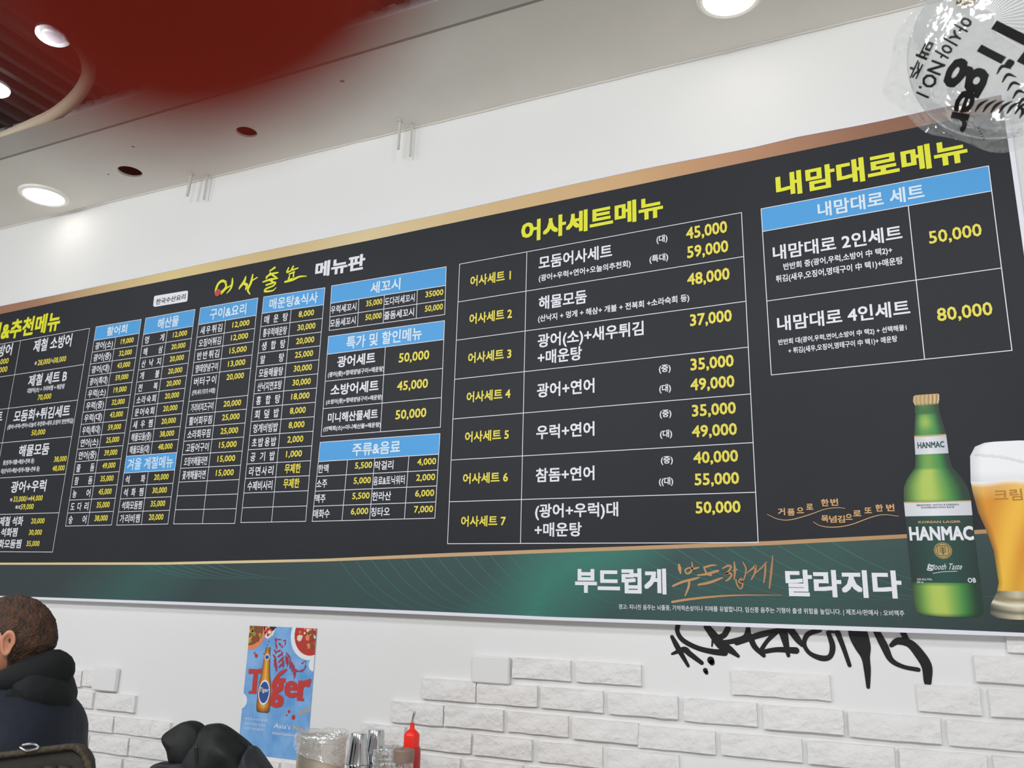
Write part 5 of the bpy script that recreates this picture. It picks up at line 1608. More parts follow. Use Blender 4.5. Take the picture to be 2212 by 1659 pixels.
def glass_cup(x, y, top, label):
    t = empty('drinking_glass', (x, y, TZ))
    tag(t, label, 'glass', 'small clear glasses behind the jar')
    pr = [(0.020, 0.0), (0.021, 0.001)]
    z = 0.0
    pr = [(0.001, 0.0), (0.022, 0.0)]
    k = 0
    while z < top - 0.006:
        pr += [(0.026, z + 0.003), (0.026, z + 0.010), (0.0235, z + 0.012)]
        z += 0.013
    pr += [(0.0245, top), (0.0225, top), (0.0205, 0.006), (0.001, 0.006)]
    lathe('glass_wall', pr, M_clear, (0, 0, 0), t, 32, False)
    lathe('rim', [(0.0225, top - 0.001), (0.0252, top - .001), (0.0252, top + 0.002), (0.0225, top + 0.002)], M_clear, (0, 0, 0), t, 32, False)


for q in GLASSES:
    glass_cup(*q)

x_, y_, tp = JAR
t = empty('spice_jar', (x_, y_, TZ))
tag(t, 'clear jar with a brown screw lid in front of the red squeeze bottle', 'jar')
M_lid = mat('brown_lid', '#8b7468', 0.45, var=0.15, vscale=30)
lathe('jar_body', [(0.001, 0), (0.024, 0), (0.0255, 0.006), (0.0255, tp - 0.036), (0.023, tp - 0.030), (0.023, tp - 0.022)], M_clear, (0, 0, 0), t, 32, False)
lathe('jar_content', [(0.001, 0.004), (0.0225, 0.004), (0.0225, tp - 0.05), (0.001, tp - 0.046)], mat('brown_spice', '#3c2a20', 0.8, var=0.4, vscale=200), (0, 0, 0), t, 24, False)
v, f = [], []
n = 60
for r_, z_ in ((0.0265, tp - 0.030), (0.0265, tp - 0.003), (0.0245, tp), (0.012, tp), (0.010, tp - 0.002), (0.001, tp - 0.002)):
    for i in range(n):
        a = 2 * math.pi * i / n
        rr = r_ * (1 + (0.014 * (i % 2) if r_ > .026 else 0))
        v.append((rr * math.cos(a), rr * math.sin(a), z_))
for k in range(5):
    for i in range(n):
        j = (i + 1) % n
        f.append((k * n + i, k * n + j, (k + 1) * n + j, (k + 1) * n + i))
mesh('lid', v, f, M_lid, t)

x_, y_, tp = KETCHUP
t = empty('squeeze_bottle', (x_, y_, TZ))
tag(t, 'red squeeze bottle with a bright red cap and a metal straw tip', 'bottle')
M_kred = mat('red_soft_plastic', '#b3262a', 0.4, bump=0.05, bscale=30)
M_kcap = mat('bright_red_cap', '#f02a17', 0.35)
q = tp / 0.19
lathe('bottle_body', [(0.001, 0), (0.024, 0), (0.0262, 0.005), (0.0268, 0.02), (0.0262, 0.06 * q), (0.0258, 0.12 * q), (0.0252, 0.133 * q), (0.0235, 0.139 * q), (0.0215, 0.141 * q)], M_kred, (0, 0, 0), t, 40, False)
lathe('cap', [(0.0208, 0.138 * q), (0.0210, 0.164 * q), (0.0200, 0.167 * q), (0.0135, 0.173 * q), (0.0070, 0.177 * q), (0.0062, 0.180 * q), (0.0058, 0.190 * q), (0.001, 0.190 * q)], M_kcap, (0, 0, 0), t, 40, False)
tube('straw_tip', [(0, 0, 0.188 * q), (0.001, 0, 0.197 * q), (0.003, 0, 0.204 * q), (0.006, 0, 0.213 * q)], 0.0034, M_steel, t, n=10)

# ------------------------------------------------------------------ person
HC = Vector(HEADC)
PF = Vector((-0.823, -0.568, 0)).normalized()     # facing
PL = Vector((0.568, -0.823, 0)).normalized() * -1
PL = Vector((0, 0, 1)).cross(PF).normalized()       # person's left
per = empty('person', (HC.x, HC.y, 0))
tag(per, 'seated person with short brown hair, navy jacket and black hood, facing left', 'person')
M_skin = mat('skin', '#c98a6c', 0.5, var=0.08, vscale=30, Subsurface_Weight=0.15)
M_hair = mat('brown_hair', '#2e1e14', 0.6, var=0.6, vscale=45, bump=0.9, bscale=160, vcol2='#573722')
M_navy = mat('navy_jacket', '#0f1728', 0.75, bump=0.9, bscale=9, var=0.15, vscale=5)
M_hood = mat('black_hood_fleece', '#0b0f10', 0.9, bump=0.4, bscale=40)
M_trous = mat('dark_trousers', '#20242b', 0.8)


def W3(f_, l_, u_, o=HC):
    return o + PF * f_ + PL * l_ + Vector((0, 0, u_))


def skin_mesh(name, joints, edges, m, parent, sub=2):
    """joints: (point, radius); edges: index pairs; one continuous skinned surface"""
    me = bpy.data.meshes.new(name)
    me.from_pydata([tuple(j[0] - Vector(parent.location)) for j in joints], edges, [])
    me.update()
    o = link(name, me, m, parent)
    s = o.modifiers.new('skin', 'SKIN')
    s.use_smooth_shade = True
    for d, j in zip(me.skin_vertices[0].data, joints):
        r = j[1] if isinstance(j[1], tuple) else (j[1], j[1])
        d.radius = r
    me.skin_vertices[0].data[0].use_root = True
    ss = o.modifiers.new('subdivision', 'SUBSURF')
    ss.levels = sub
    ss.render_levels = sub
    return o


def to_mesh_modifiers(o):
    dg = bpy.context.evaluated_depsgraph_get()
    me = bpy.data.meshes.new_from_object(o.evaluated_get(dg))
    o.modifiers.clear()
    old = o.data
    o.data = me
    bpy.data.meshes.remove(old)


hipZ = 0.52 - HC.z
J = [(W3(-.05, 0, hipZ), .10), (W3(-.04, 0, hipZ + .15), .11), (W3(-.01, 0, hipZ + .32), .12), (W3(-.005, 0, -.155), .058), (W3(0.0, 0, -.085), .053), (W3(0.004, 0, -.02), .055)]
E_ = [(0, 1), (1, 2), (2, 3), (3, 4), (4, 5)]
for s in (1, -1):
    b = len(J)
    J += [(W3(-.01, .17 * s, -.23), .05), (W3(.06, .21 * s, -.44), .042), (W3(.27, .15 * s, -.47), .032), (W3(.34, .13 * s, -.47), .028)]
    E_ += [(2, b), (b, b + 1), (b + 1, b + 2), (b + 2, b + 3)]
    # fingers and thumb
    for k, (dl, ln) in enumerate(((-.03, .07), (-.01, .08), (.01, .075), (.03, .06))):
        c0 = len(J)
        J += [(W3(.345 + ln * .5, (.13 * s) + dl, -.472), .0095), (W3(.345 + ln, (.13 * s) + dl, -.485), .008)]
        E_ += [(b + 3, c0), (c0, c0 + 1)]
    c0 = len(J)
    J += [(W3(.335, (.13 - .045) * s, -.47), .010), (W3(.36, (.13 - .06) * s, -.48), .009)]
    E_ += [(b + 2, c0), (c0, c0 + 1)]
    b = len(J)
    J += [(W3(-.02, .09 * s, hipZ - .03), .085), (W3(.36, .11 * s, hipZ - .03), .06), (W3(.38, .11 * s, -HC.z + .10), .042), (W3(.48, .11 * s, -HC.z + .035), .034)]
    E_ += [(0, b), (b, b + 1), (b + 1, b + 2), (b + 2, b + 3)]
body = skin_mesh('body', J, E_, M_skin, per, 1)
to_mesh_modifiers(body)


def head_pt(u, grow=0.0):
    """u: unit vector in head axes (forward, left, up) -> head surface offset"""
    f, l, z = u
    rf, rl, rz = 0.100, 0.077, 0.118
    x, y, zz = f * rf, l * rl, z * rz
    if f < 0:
        x *= 1.02 + 0.05 * max(0, z)
    if z < 0:            # jaw narrows, nape tucks in
        k = -z
        y *= 1 - 0.28 * k
        x = x * (1 - 0.10 * k) + (0.012 * k if f > 0 else 0.026 * k)
        if f < 0:
            x *= 1 - 0.22 * k
    zz *= 0.955
    if f > 0.6 and abs(l) < 0.35:
        d = math.exp(-((z + 0.12) / 0.13) ** 2 - (l / 0.13) ** 2)
        x += 0.024 * d                                     # nose
        x += 0.006 * math.exp(-((z - 0.22) / 0.1) ** 2)    # brow
        x += 0.007 * math.exp(-((z + 0.46) / 0.09) ** 2 - (l / 0.2) ** 2)
        x += 0.008 * math.exp(-((z + 0.78) / 0.12) ** 2)
    s = 1 + grow
    return Vector((x * s, y * s, zz * s))


def head_surface(keepfn=None, grow=0.0, seg=64, rings=44, nz=0.0):
    vs, fs, ok = [], [], []
    for i in range(rings + 1):
        th = math.pi * i / rings
        for k in range(seg):
            ph = 2 * math.pi * k / seg
            u = (math.sin(th) * math.cos(ph), math.sin(th) * math.sin(ph), math.cos(th))
            g = grow
            kp = keepfn(u) if keepfn else 1.0
            if kp <= 0:
                g = -0.03
            else:
                g = grow * min(1, kp * 3 + 0.15) + nz * noise.noise(Vector((u[0] * 14, u[1] * 22, u[2] * 9))) * min(1, kp * 3)
            p = head_pt(u, g)
            vs.append(W3(p.x, p.y, p.z) - Vector(per.location))
            ok.append(kp > -0.15)
    for i in range(rings):
        for k in range(seg):
            j = (k + 1) % seg
            q = (i * seg + k, (i + 1) * seg + k, (i + 1) * seg + j, i * seg + j)
            if all(ok[a] for a in q):
                fs.append(q)
    return vs, fs


v, f = head_surface()
bm = bmesh.new()
bm.from_mesh(body.data)
vv = [bm.verts.new(p) for p in v]
for q in f:
    try:
        bm.faces.new([vv[i] for i in q])
    except ValueError:
        pass
# ears
for s in (1, -1):
    rg = []
    for i in range(9):
        a = i / 8
        rg.append((a))
    seg = 16
    prev = None
    for k, (rr, dl) in enumerate(((0.6, -.004), (1.0, .004), (1.05, .011), (.86, .014), (.62, .008), (.3, .005))):
        cur = []
        for i in range(seg):
            an = 2 * math.pi * i / seg
            fx = math.cos(an) * 0.0175 * rr * (1.0 if math.sin(an) > 0 else .75) - .006 - dl * .55
            uz = math.sin(an) * 0.031 * rr + .006 - .1 * fx
            cur.append(bm.verts.new(W3(fx - .014, s * (.0735 + dl), uz) - Vector(per.location)))
        if prev:
            for i in range(seg):
                j = (i + 1) % seg
                try:
                    bm.faces.new([prev[i], prev[j], cur[j], cur[i]])
                except ValueError:
                    pass
        prev = cur
    bm.faces.new(prev)
bmesh.ops.recalc_face_normals(bm, faces=bm.faces)
bm.to_mesh(body.data)
bm.free()
for p in body.data.polygons:
    p.use_smooth = True
# eyes, lips (out of sight but part of a face)
for s in (1, -1):
    c = W3(.088, .031 * s, .004) - Vector(per.location)
    blob('eye', tuple(c), .011, .011, .011, mat('eye_white', '#e8e4de', 0.3), per, seg=14, rings=10)
blob('lips', tuple(W3(.099, 0, -.052) - Vector(per.location)), .006, .02, .006, mat('lips', '#a8605a', 0.5), per, seg=14, rings=10)


def hairmask(u):
    f, l, z = u
    # hairline: forehead, temple in front of the ear, nape behind it
    if f > 0.15:
        line = 0.42 + 0.25 * (f - .15)
    elif f > -0.22:
        line = 0.02 + 0.40 * max(0, min(1, (f + .22) / .37)) ** .8
    else:
        line = 0.02 - 0.72 * min(1, (-.22 - f) / .25)
    return (z - line)


v, f = head_surface(hairmask, 0.10, 140, 110, 0.035)
hair = mesh('hair', v, f, M_hair, per, True)
fix_normals(hair)


# jacket: lofted torso
def loft(name, rings, m, parent, nseg=40, nz=0.012, nf=7):
    """rings: (height, forward offset, left offset, half depth, half width)"""
    P = smooth_path([Vector((r[0], r[1], r[3], r[4])) for r in rings], 4)
    vs, fs = [], []
    for q in P:
        for k in range(nseg):
            a = 2 * math.pi * k / nseg
            ca, sa = math.cos(a), math.sin(a)
            e = 0.8
            x = math.copysign(abs(ca) ** e, ca) * q[2]
            y = math.copysign(abs(sa) ** e, sa) * q[3]
            nn = nz * noise.noise(Vector((x * nf, y * nf, q[0] * nf * 2.2)))
            x *= 1 + nn * 8 * .12 / max(.05, q[2]) * .5
            y *= 1 + nn * 3
            vs.append(W3(q[1] + x + nn, y, q[0]) - Vector(per.location))
    N = len(P)
    for i in range(N - 1):
        for k in range(nseg):
            j = (k + 1) % nseg
            fs.append((i * nseg + k, i * nseg + j, (i + 1) * nseg + j, (i + 1) * nseg + k))
    fs.append(tuple(range(nseg))[::-1])
    fs.append(tuple(range((N - 1) * nseg, N * nseg)))
    o = mesh(name, vs, fs, m, parent, True)
    return fix_normals(o)


jk = loft('jacket', [(-.70, -.05, 0, .15, .20), (-.55, -.055, 0, .165, .215), (-.40, -.05, 0, .165, .235), (-.28, -.05, 0, .158, .245), (-.19, -.045, 0, .150, .230), (-.135, -.035, 0, .125, .175), (-.095, -.02, 0, .080, .095)], M_navy, per)
for s in (1, -1):
    o = tube('sleeve', [W3(-.03, .175 * s, -.215) - Vector(per.location), W3(-.01, .235 * s, -.30) - Vector(per.location), W3(.05, .245 * s, -.43) - Vector(per.location), W3(.16, .20 * s, -.48) - Vector(per.location), W3(.30, .15 * s, -.475) - Vector(per.location)], [.062, .072, .065, .056, .045], M_navy, per, n=20, sub=8, ripple=0.012)
# hood: a collar roll round the neck and the empty hood lying on the back
vs, fs = [], []
nA, nB = 48, 18
for i in range(nA):
    a = 2 * math.pi * i / nA
    back = max(0, -math.cos(a))
    rmaj_f, rmaj_l = 0.062 + 0.022 * back, 0.078
    mi = 0.030 + 0.022 * back
    cxp = math.cos(a) * rmaj_f - .018 - .012 * back
    cyp = math.sin(a) * rmaj_l
    cz = -.088 + .022 * back - .03 * max(0, math.cos(a))
    for k in range(nB):
        b = 2 * math.pi * k / nB
        nn = 1 + 0.10 * noise.noise(Vector((a * 2, b, 5)))
        rr = math.cos(b) * mi * nn
        vs.append(W3(cxp + math.cos(a) * rr, cyp + math.sin(a) * rr, cz + math.sin(b) * mi * 1.05 * nn) - Vector(per.location))
for i in range(nA):
    for k in range(nB):
        i2, k2 = (i + 1) % nA, (k + 1) % nB
        fs.append((i * nB + k, i2 * nB + k, i2 * nB + k2, i * nB + k2))
hood = fix_normals(mesh('hood', vs, fs, M_hood, per, True))


def hoodwarp(p, u):
    p = p.copy()
    p.z += 0.02 * u.x - 0.05 * max(0, -u.z) * (1 - abs(u.y))
    return p


rot = Matrix((PF, PL, Vector((0, 0, 1)))).transposed()
blob('hood_bag', tuple(W3(-.105, 0, -.110) - Vector(per.location)), .070, .130, .060, M_hood, per, 0.07, 2.0, 40, 26, hoodwarp, rot)
tube('hood_hem', [W3(-.055, .12, -.11) - Vector(per.location), W3(-.125, .095, -.135) - Vector(per.location), W3(-.160, 0.0, -.150) - Vector(per.location), W3(-.125, -.095, -.135) - Vector(per.location), W3(-.055, -.12, -.11) - Vector(per.location)], .014, M_hood, per, n=10)
for s in (1, -1):
    tube('trouser_leg', [W3(-.04, .09 * s, hipZ - .02) - Vector(per.location), W3(.2, .105 * s, hipZ - .02) - Vector(per.location), W3(.37, .11 * s, hipZ - .04) - Vector(per.location), W3(.39, .11 * s, hipZ - .2) - Vector(per.location), W3(.38, .11 * s, -HC.z + .09) - Vector(per.location)], [.095, .09, .075, .065, .06], M_trous, per, n=18)
    o = blob('shoe', tuple(W3(.43, .11 * s, -HC.z + .045) - Vector(per.location)), .13, .048, .045, M_blk, per, rot=rot)

# the stool under the person
stl = empty('stool', (HC.x + .03, HC.y + .02, 0))
tag(stl, 'dark round stool under the seated person', 'stool')
lathe('seat', [(0.001, 0.36), (0.15, 0.36), (0.155, 0.375), (0.145, 0.39), (0.001, 0.395)], M_blk, (0, 0, 0), stl, 32, False)
for a in range(4):
    ca, sa = math.cos(a * 1.5708 + .78), math.sin(a * 1.5708 + .78)
    tube('leg', [(ca * .10, sa * .10, .36), (ca * .14, sa * .14, 0.0)], .012, M_blk, stl, n=8)


# ------------------------------------------------------------------ chair back at the lower left
M_rib = mat('dark_brown_ribbed_fabric', '#2b2822', 0.8, bump=0.3, bscale=60, var=0.2, vscale=20)
M_pipe = mat('woven_piping', '#4f4433', 0.8, var=0.5, vscale=120, bump=0.6, bscale=200)
C0 = Vector(CHB[0])      # a point on the top edge near its right corner
CR = Vector(CHB[1])      # unit vector along the backrest towards the right
CN = Vector((CR.y, -CR.x, 0)).normalized()   # towards the camera
chair = empty('chair', (C0.x, C0.y, 0))
tag(chair, 'dark chair with ribbed backrest and woven piping in the bottom left corner', 'chair')


def CP(r, n_, z):
    return C0 + CR * r + CN * n_ + Vector((0, 0, z)) - Vector(chair.location)


def topz(r):
    """height of the backrest's edge below its highest point, by distance along it"""
    if r > 0.0:
        return -0.0 - 0.045 * (1 - math.sqrt(max(0.0, 1 - (min(r, .0359) / 0.036) ** 2)))
    return 0.14 * r - 0.05 * r * r


Wd = 0.42
vs, fs = [], []
nr = 90
for i in range(nr + 1):
    r = -Wd + (Wd + .036) * i / nr
    zt = topz(r)
    th = 0.018
    for k, (dn, dz) in enumerate(((th * .6, zt - .02), (0.006, zt), (-.012, zt - .003), (-th, zt - .02), (-th, -.42), (th * .6, -.42))):
        vs.append(CP(r, dn, dz))
for i in range(nr):
    for k in range(6):
        j = (k + 1) % 6
        fs.append((i * 6 + k, (i + 1) * 6 + k, (i + 1) * 6 + j, i * 6 + j))
fs += [tuple(range(6)), tuple(range(nr * 6, nr * 6 + 6))[::-1]]
fix_normals(mesh('backrest', vs, fs, M_rib, chair, True))
r = -Wd + .01
while r < .012:
    o = tube('rib', [CP(r, .012, -.40), CP(r, .016, -.2), CP(r, .014, topz(r + .01) - .03)], [.010, .0105, .009], M_rib, chair, n=8, sub=4)
    r += .0215
pts = [CP(-Wd + (Wd + .034) * i / 60, .013, topz(-Wd + (Wd + .034) * i / 60) - .004) for i in range(61)] + [CP(.036, .013, -.07), CP(.036, .013, -.15), CP(.034, .013, -.40)]
tube('piping', pts, .0045, M_pipe, chair, n=8, sub=3, ripple=.18)
tube('zip_pull', [CP(-.075, .016, -.006), CP(-.06, .020, -.010), CP(-.045, .018, -.006), CP(-.055, .016, -.001), CP(-.072, .016, -.003)], .0016, M_steel, chair, n=8)
o = box('seat', -.22, .22, -.21, .21, -.025, .025, M_rib, None, .02)
o.parent = chair
o.location = CP(-.2, .24, -(C0.z - .45))
o.rotation_euler = (0, 0, math.atan2(CR.y, CR.x))
for dr in (-.40, .0):
    for dn in (0.0, .42):
        top_ = -(C0.z - .46) if dn > .1 else -.3
        tube('leg', [CP(dr, dn, top_), CP(dr, dn, -C0.z)], .012, M_blk, chair, n=8)

# ------------------------------------------------------------------ black coat over another chair
M_coat = mat('black_padded_coat', '#0b0d0e', 0.7, bump=0.6, bscale=16)
M_coat2 = mat('charcoal_coat_panel', '#23252c', 0.7, bump=0.2, bscale=12)
cchair = empty('chair', (COATC[0], COATC[1], 0))
tag(cchair, 'dark chair hidden under the black coat, only the end of its grey top rail showing', 'chair')
K0 = Vector(COATC)
KR = Vector((0.9095, 0.4157, 0)).normalized()
KN = Vector((KR.y, -KR.x, 0))


def KP(a, n_, z, base):
    return K0 + KR * a + KN * n_ + Vector((0, 0, z)) - Vector(base.location)


M_rail = mat('grey_rail', '#5c5a58', 0.5)
tube('top_rail', [KP(-.16, 0, -.135, cchair), KP(-.05, 0, -.115, cchair), KP(.10, 0, -.115, cchair), KP(.24, 0, -.125, cchair)], .009, M_rail, cchair, n=10)
for a in (-.12, .22):
    tube('leg', [KP(a, 0, -.12, cchair), KP(a, 0, -K0.z, cchair)], .012, M_blk, cchair, n=8)
    tube('leg', [KP(a, .38, -.47, cchair), KP(a, .38, -K0.z, cchair)], .012, M_blk, cchair, n=8)
o = box('seat', -.2, .2, -.2, .2, -.02, .02, M_blk, None, .01)
o.parent = cchair
o.location = KP(.05, .19, -.45, cchair)
o.rotation_euler = (0, 0, math.atan2(KR.y, KR.x))

coat = empty('coat', tuple(K0))
tag(coat, 'black padded hooded coat with a charcoal panel, slung over a chair below the blue poster', 'coat')


def puff(name, outline, th, m, parent, n0=0.0, rings=9, nz=.10, sub=5):
    """rounded body from a closed outline (along, up); thickness both ways"""
    cx0 = sum(p[0] for p in outline) / len(outline)
    cz0 = sum(p[1] for p in outline) / len(outline)
    P = []
    n = len(outline)
    for i in range(n):
        a, b, c, d = outline[i - 1], outline[i], outline[(i + 1) % n], outline[(i + 2) % n]
        for k in range(sub):
            t = k / sub
            P.append(tuple(0.5 * (2 * b[j] + (-a[j] + c[j]) * t + (2 * a[j] - 5 * b[j] + 4 * c[j] - d[j]) * t * t + (-a[j] + 3 * b[j] - 3 * c[j] + d[j]) * t ** 3) for j in (0, 1)))
    N = len(P)
    vs, fs = [], []
    ring_ids = []
    for k in range(-rings, rings + 1):
        s = k / rings
        sc = math.cos(s * math.pi / 2 * .97) ** .55
        y = math.sin(s * math.pi / 2) * th
        ids = []
        for q in P:
            x = cx0 + (q[0] - cx0) * sc
            z = cz0 + (q[1] - cz0) * sc
            nn = nz * th * noise.noise(Vector((x * 14, z * 14, s * 2 + n0 * 9))) * (1 - abs(s) * .3) * (1 if abs(s) > .1 else abs(s) * 10)
            ids.append(len(vs))
            vs.append(KP(x, n0 + y + nn * 3, z + nn * .6, parent))
        ring_ids.append(ids)
    for a, b in zip(ring_ids, ring_ids[1:]):
        for i in range(N):
            j = (i + 1) % N
            fs.append((a[i], a[j], b[j], b[i]))
    fs += [tuple(ring_ids[0])[::-1], tuple(ring_ids[-1])]
    return fix_normals(mesh(name, vs, fs, m, parent, True))


puff('hood', COAT_HOOD, .055, M_coat, coat, .02)
puff('coat_body', COAT_BODY, .075, M_coat, coat, .0, nz=.16)
puff('charcoal_panel', COAT_PANEL, .070, M_coat2, coat, .012, nz=.12)
puff('sleeve', COAT_SLEEVE, .05, M_coat2, coat, .045, nz=.16)
tube('zip_tape', [KP(q[0], .078, q[1], coat) for q in COAT_ZIP], .003, M_blk, coat, n=8)

# ------------------------------------------------------------------ inflated clear balloon sign, top right
BC = Vector(BALC)
bal = empty('inflatable_sign', tuple(BC))
tag(bal, 'clear inflated plastic beer sign with black lettering hanging at the top right', 'inflatable sign')
M_film = film('clear_balloon_film', '#d6d9d8', 0.36, 0.10, 0.6, 14, 0.5)
M_film2 = film('clear_balloon_seam', '#e4e8ea', 0.24, 0.12, 1.0, 18, 0.4)
BR_ = BALR
DX, DZ, DN = VR0, VU0, VN0    # local right, up and outward axes of the printed face


def bal_pt(a, b, lift=1.004):
    """a, b in units of the radius; a point on the printed side of the inflated body"""
    rr = min(0.985, math.hypot(a / 1.0, b / 1.0))
    if math.hypot(a, b) > 0.985:
        k = .985 / math.hypot(a, b)
        a, b = a * k, b * k
    d = math.sqrt(max(0, 1 - a * a - b * b)) * 0.72
    return (DX * a + DZ * b + DN * d) * BR_ * lift


def balwarp(p, u):
    return p


rotb = Matrix((DX, DZ, DN)).transposed()
blob('inflated_body', (0, 0, 0), BR_, BR_, BR_ * .72, M_film, bal, 0.015, 3, 64, 40, None, rotb)
# seam flange: flat film ring around the body with one pulled-out corner
vs, fs = [], []
n = 96
for k in range(5):
    for i in range(n):
        an = 2 * math.pi * i / n
        wdt = 0.13 + 0.24 * math.exp(-(((an - math.radians(193) + math.pi) % (2 * math.pi) - math.pi) / 0.20) ** 2) + 0.05 * math.sin(7 * an) * (k / 4)
        rr = 0.985 + wdt * k / 4
        nn = 0.05 * noise.noise(Vector((math.cos(an) * 5, math.sin(an) * 5, k * .5))) * k / 2
        vs.append((DX * math.cos(an) * rr + DZ * math.sin(an) * rr + DN * nn) * BR_)
for k in range(4):
    for i in range(n):
        j = (i + 1) % n
        fs.append((k * n + i, k * n + j, (k + 1) * n + j, (k + 1) * n + i))
mesh('seam_flange', vs, fs, M_film2, bal, True)
tube('seam_weld', [(DX * math.cos(a * .1309) + DZ * math.sin(a * .1309)) * BR_ * .992 for a in range(49)], .0012, M_film2, bal, n=6, sub=2)
M_balk = mat('black_balloon_print', '#0b0b0c', 0.3)
M_balw = mat('white_balloon_print', '#e0e2e2', 0.5)


def bal_text(name, txt, b, o, d, h, m, bold=0.0):
    """o: start (a, b); d: direction (unit) times length in radius units; h: letter height"""
    V, F = _geo[(txt, b)]
    x0, x1 = min(p[0] for p in V), max(p[0] for p in V)
    lo, hi = vrange(txt, b)
    L = math.hypot(*d)
    ux, uy = d[0] / L, d[1] / L
    nx, ny = -uy, ux
    # cut long faces so the print follows the curve
    bm = bmesh.new()
    vv = [bm.verts.new(((p[0] - x0) / (x1 - x0) * L, (p[1] - lo) / (hi - lo) * h, p[2])) for p in V]
    for q in F:
        try:
            bm.faces.new([vv[i] for i in q])
        except ValueError:
            pass
    bmesh.ops.triangulate(bm, faces=bm.faces)
    for _ in range(2):
        lg = [e for e in bm.edges if e.calc_length() > 0.08]
        if lg:
            bmesh.ops.subdivide_edges(bm, edges=lg, cuts=1)
            bmesh.ops.triangulate(bm, faces=bm.faces)
    vs = []
    bm.verts.index_update()
    for v_ in bm.verts:
        a = o[0] + ux * v_.co.x + nx * v_.co.y
        c = o[1] + uy * v_.co.x + ny * v_.co.y
        vs.append(bal_pt(a, c, 1.016 + 0.0015 * v_.co.z))
    fs_ = [tuple(v_.index for v_ in q.verts) for q in bm.faces]
    bm.free()
    return mesh(name, vs, fs_, m, bal)


def bal_strokes(name, sts, m, lift=1.016):
    vs, fs = [], []
    for s_ in sts:
        v_, f_ = ribbon_geo([s_], 0, False)
        n0 = len(vs)
        vs += [bal_pt(p[0], p[2], lift) for p in v_]
        fs += [tuple(i + n0 for i in q) for q in f_]
    return mesh(name, vs, fs, m, bal)


for ch, o_, d_, h_ in BALTEXT:
    bal_text('sign_lettering', ch, 0.02, o_, d_, h_, M_balk)
bal_strokes('printed_rays', [[(-.22 + .12 * math.cos(a * .105), .28 + .12 * math.sin(a * .105), .006), (-.22 + .5 * math.cos(a * .105), .28 + .5 * math.sin(a * .105), .008), (-.22 + 1.1 * math.cos(a * .105), .28 + 1.1 * math.sin(a * .105), .01)] for a in range(-7, 13)], M_balw)
lv = []
for i, (sa, n_) in enumerate(((2.75, 7), (2.2, 6))):
    for k in range(n_):
        t_ = k / n_
        ax, az = .16 - .52 * t_ * (1 if i == 0 else .55), -.72 + (.12 * t_ if i == 0 else .55 * t_)
        lv.append([(ax, az, .012), (ax + .05, az + .07, .032), (ax + .13, az + .11 - .08 * i, .006)])
bal_strokes('palm_leaves', lv, M_balk)
bal_strokes('cat_stripes', [[(.12 + .05 * k, -.62 - .02 * k, .01), (.16 + .05 * k, -.68, .035), (.13 + .06 * k, -.76 + .03 * k, .008)] for k in range(6)], M_balk)
bal_strokes('dot_row', [[(-.26 + .012 * k, -.80 - .035 * k, .018), (-.255 + .012 * k, -.81 - .035 * k, .018)] for k in range(5)], M_balk)
# crinkled foil at the top of the sign
cr = []
vs, fs = [], []
M_foil = mat('crinkled_foil', '#d9cfc0', 0.12, 1.0, bump=1.0, bscale=60)
for i in range(15):
    for k in range(15):
        a, b = -.50 + .30 * i / 14, .45 + .40 * k / 14
        p = bal_pt(a, b, 1.03 + .05 * noise.noise(Vector((a * 14, b * 14, 1))))
        vs.append(p)
for i in range(14):
    for k in range(14):
        if (i - 7) ** 2 + (k - 7) ** 2 * .8 < 48 + 14 * noise.noise(Vector((i, k, 0))):
            fs.append((i * 15 + k, (i + 1) * 15 + k, (i + 1) * 15 + k + 1, i * 15 + k + 1))
mesh('foil_patch', vs, fs, M_foil, bal, False)
tube('hanging_cord', [DZ * BR_ * 1.1, Vector((0, 0, ZD - BC.z)) * .6, Vector((0, 0, ZD + .06 - BC.z))], .0015, M_w, bal, n=6)

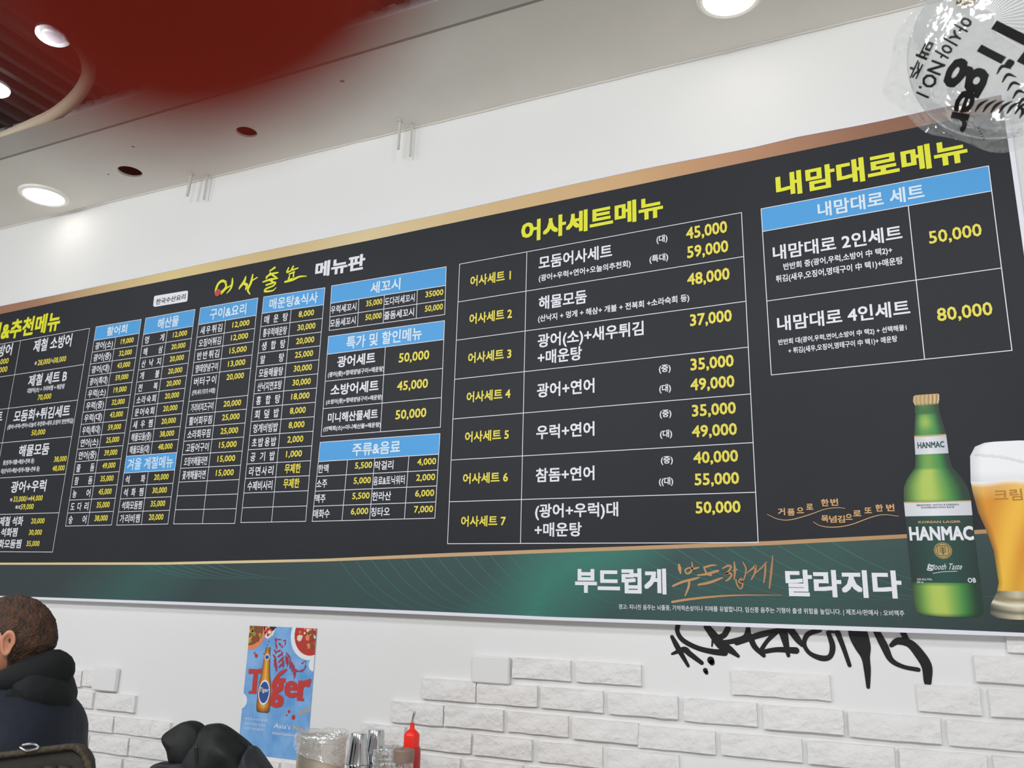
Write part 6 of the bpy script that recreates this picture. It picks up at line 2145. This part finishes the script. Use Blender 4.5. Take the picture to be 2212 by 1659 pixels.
# ------------------------------------------------------------------ fingertip over the corner of the lens (out of focus)
fb_ = CAMPOS + VR * FING[0] + VU * FING[1] + VF * FING[2]
fin = empty('fingertip', tuple(fb_))
tag(fin, 'blurred dark red fingertip covering the upper left corner, just in front of the lens', 'finger')
M_fin = mat('shaded_finger_skin', FCOL, 0.8, spec=0.1, Subsurface_Weight=0.6, Subsurface_Radius=(0.9, 0.12, 0.05), Subsurface_Scale=0.004)  # dark red base colour carries the fingertip's shade on the lens side
FA = (VU * 0.88 - VR * 0.42 + VF * 0.18).normalized()      # along the finger, away from the tip
FX = FA.cross(VF).normalized()
FY = FX.cross(FA).normalized()
rings_ = [(0.0, .0004), (.0004, .0030), (.0014, .0050), (.003, .0066), (.006, .0079), (.011, .0086), (.018, .0088), (.024, .0090), (.027, .0092), (.034, .0088), (.045, .0092), (.052, .0100), (.060, .0098), (.075, .0104), (.082, .0108), (.086, .0104)]
rings_ = [(d * .78, r * .78) for d, r in rings_]
vs, fs = [], []
nn = 28
for d, r in rings_:
    bend = -0.0 if d < .027 else (d - .027) * .35
    for k in range(nn):
        a = 2 * math.pi * k / nn
        rx = r * 1.12
        ry = r * .86
        p = FA * d + FX * math.cos(a) * rx + FY * (math.sin(a) * ry + bend)
        vs.append(p)
for i in range(len(rings_) - 1):
    for k in range(nn):
        j = (k + 1) % nn
        fs.append((i * nn + k, i * nn + j, (i + 1) * nn + j, (i + 1) * nn + k))
fs.append(tuple(range(nn)))
fs.append(tuple(range((len(rings_) - 1) * nn, len(rings_) * nn)))
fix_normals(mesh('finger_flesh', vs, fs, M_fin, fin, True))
vs, fs = [], []
for i in range(9):
    for k in range(9):
        u_, w_ = i / 8, (k / 8 - .5) * 2
        d = .0022 + .0115 * u_
        r = interp([(x_[0], x_[1]) for x_ in rings_], d)
        a = math.pi / 2 + w_ * .80
        vs.append(FA * d + FX * math.cos(a) * r * 1.13 + FY * (math.sin(a) * r * .86 + .0004))
for i in range(8):
    for k in range(8):
        fs.append((i * 9 + k, (i + 1) * 9 + k, (i + 1) * 9 + k + 1, i * 9 + k + 1))
nl = mesh('fingernail', vs, fs, mat('nail', '#c08a80', 0.3), fin, True)
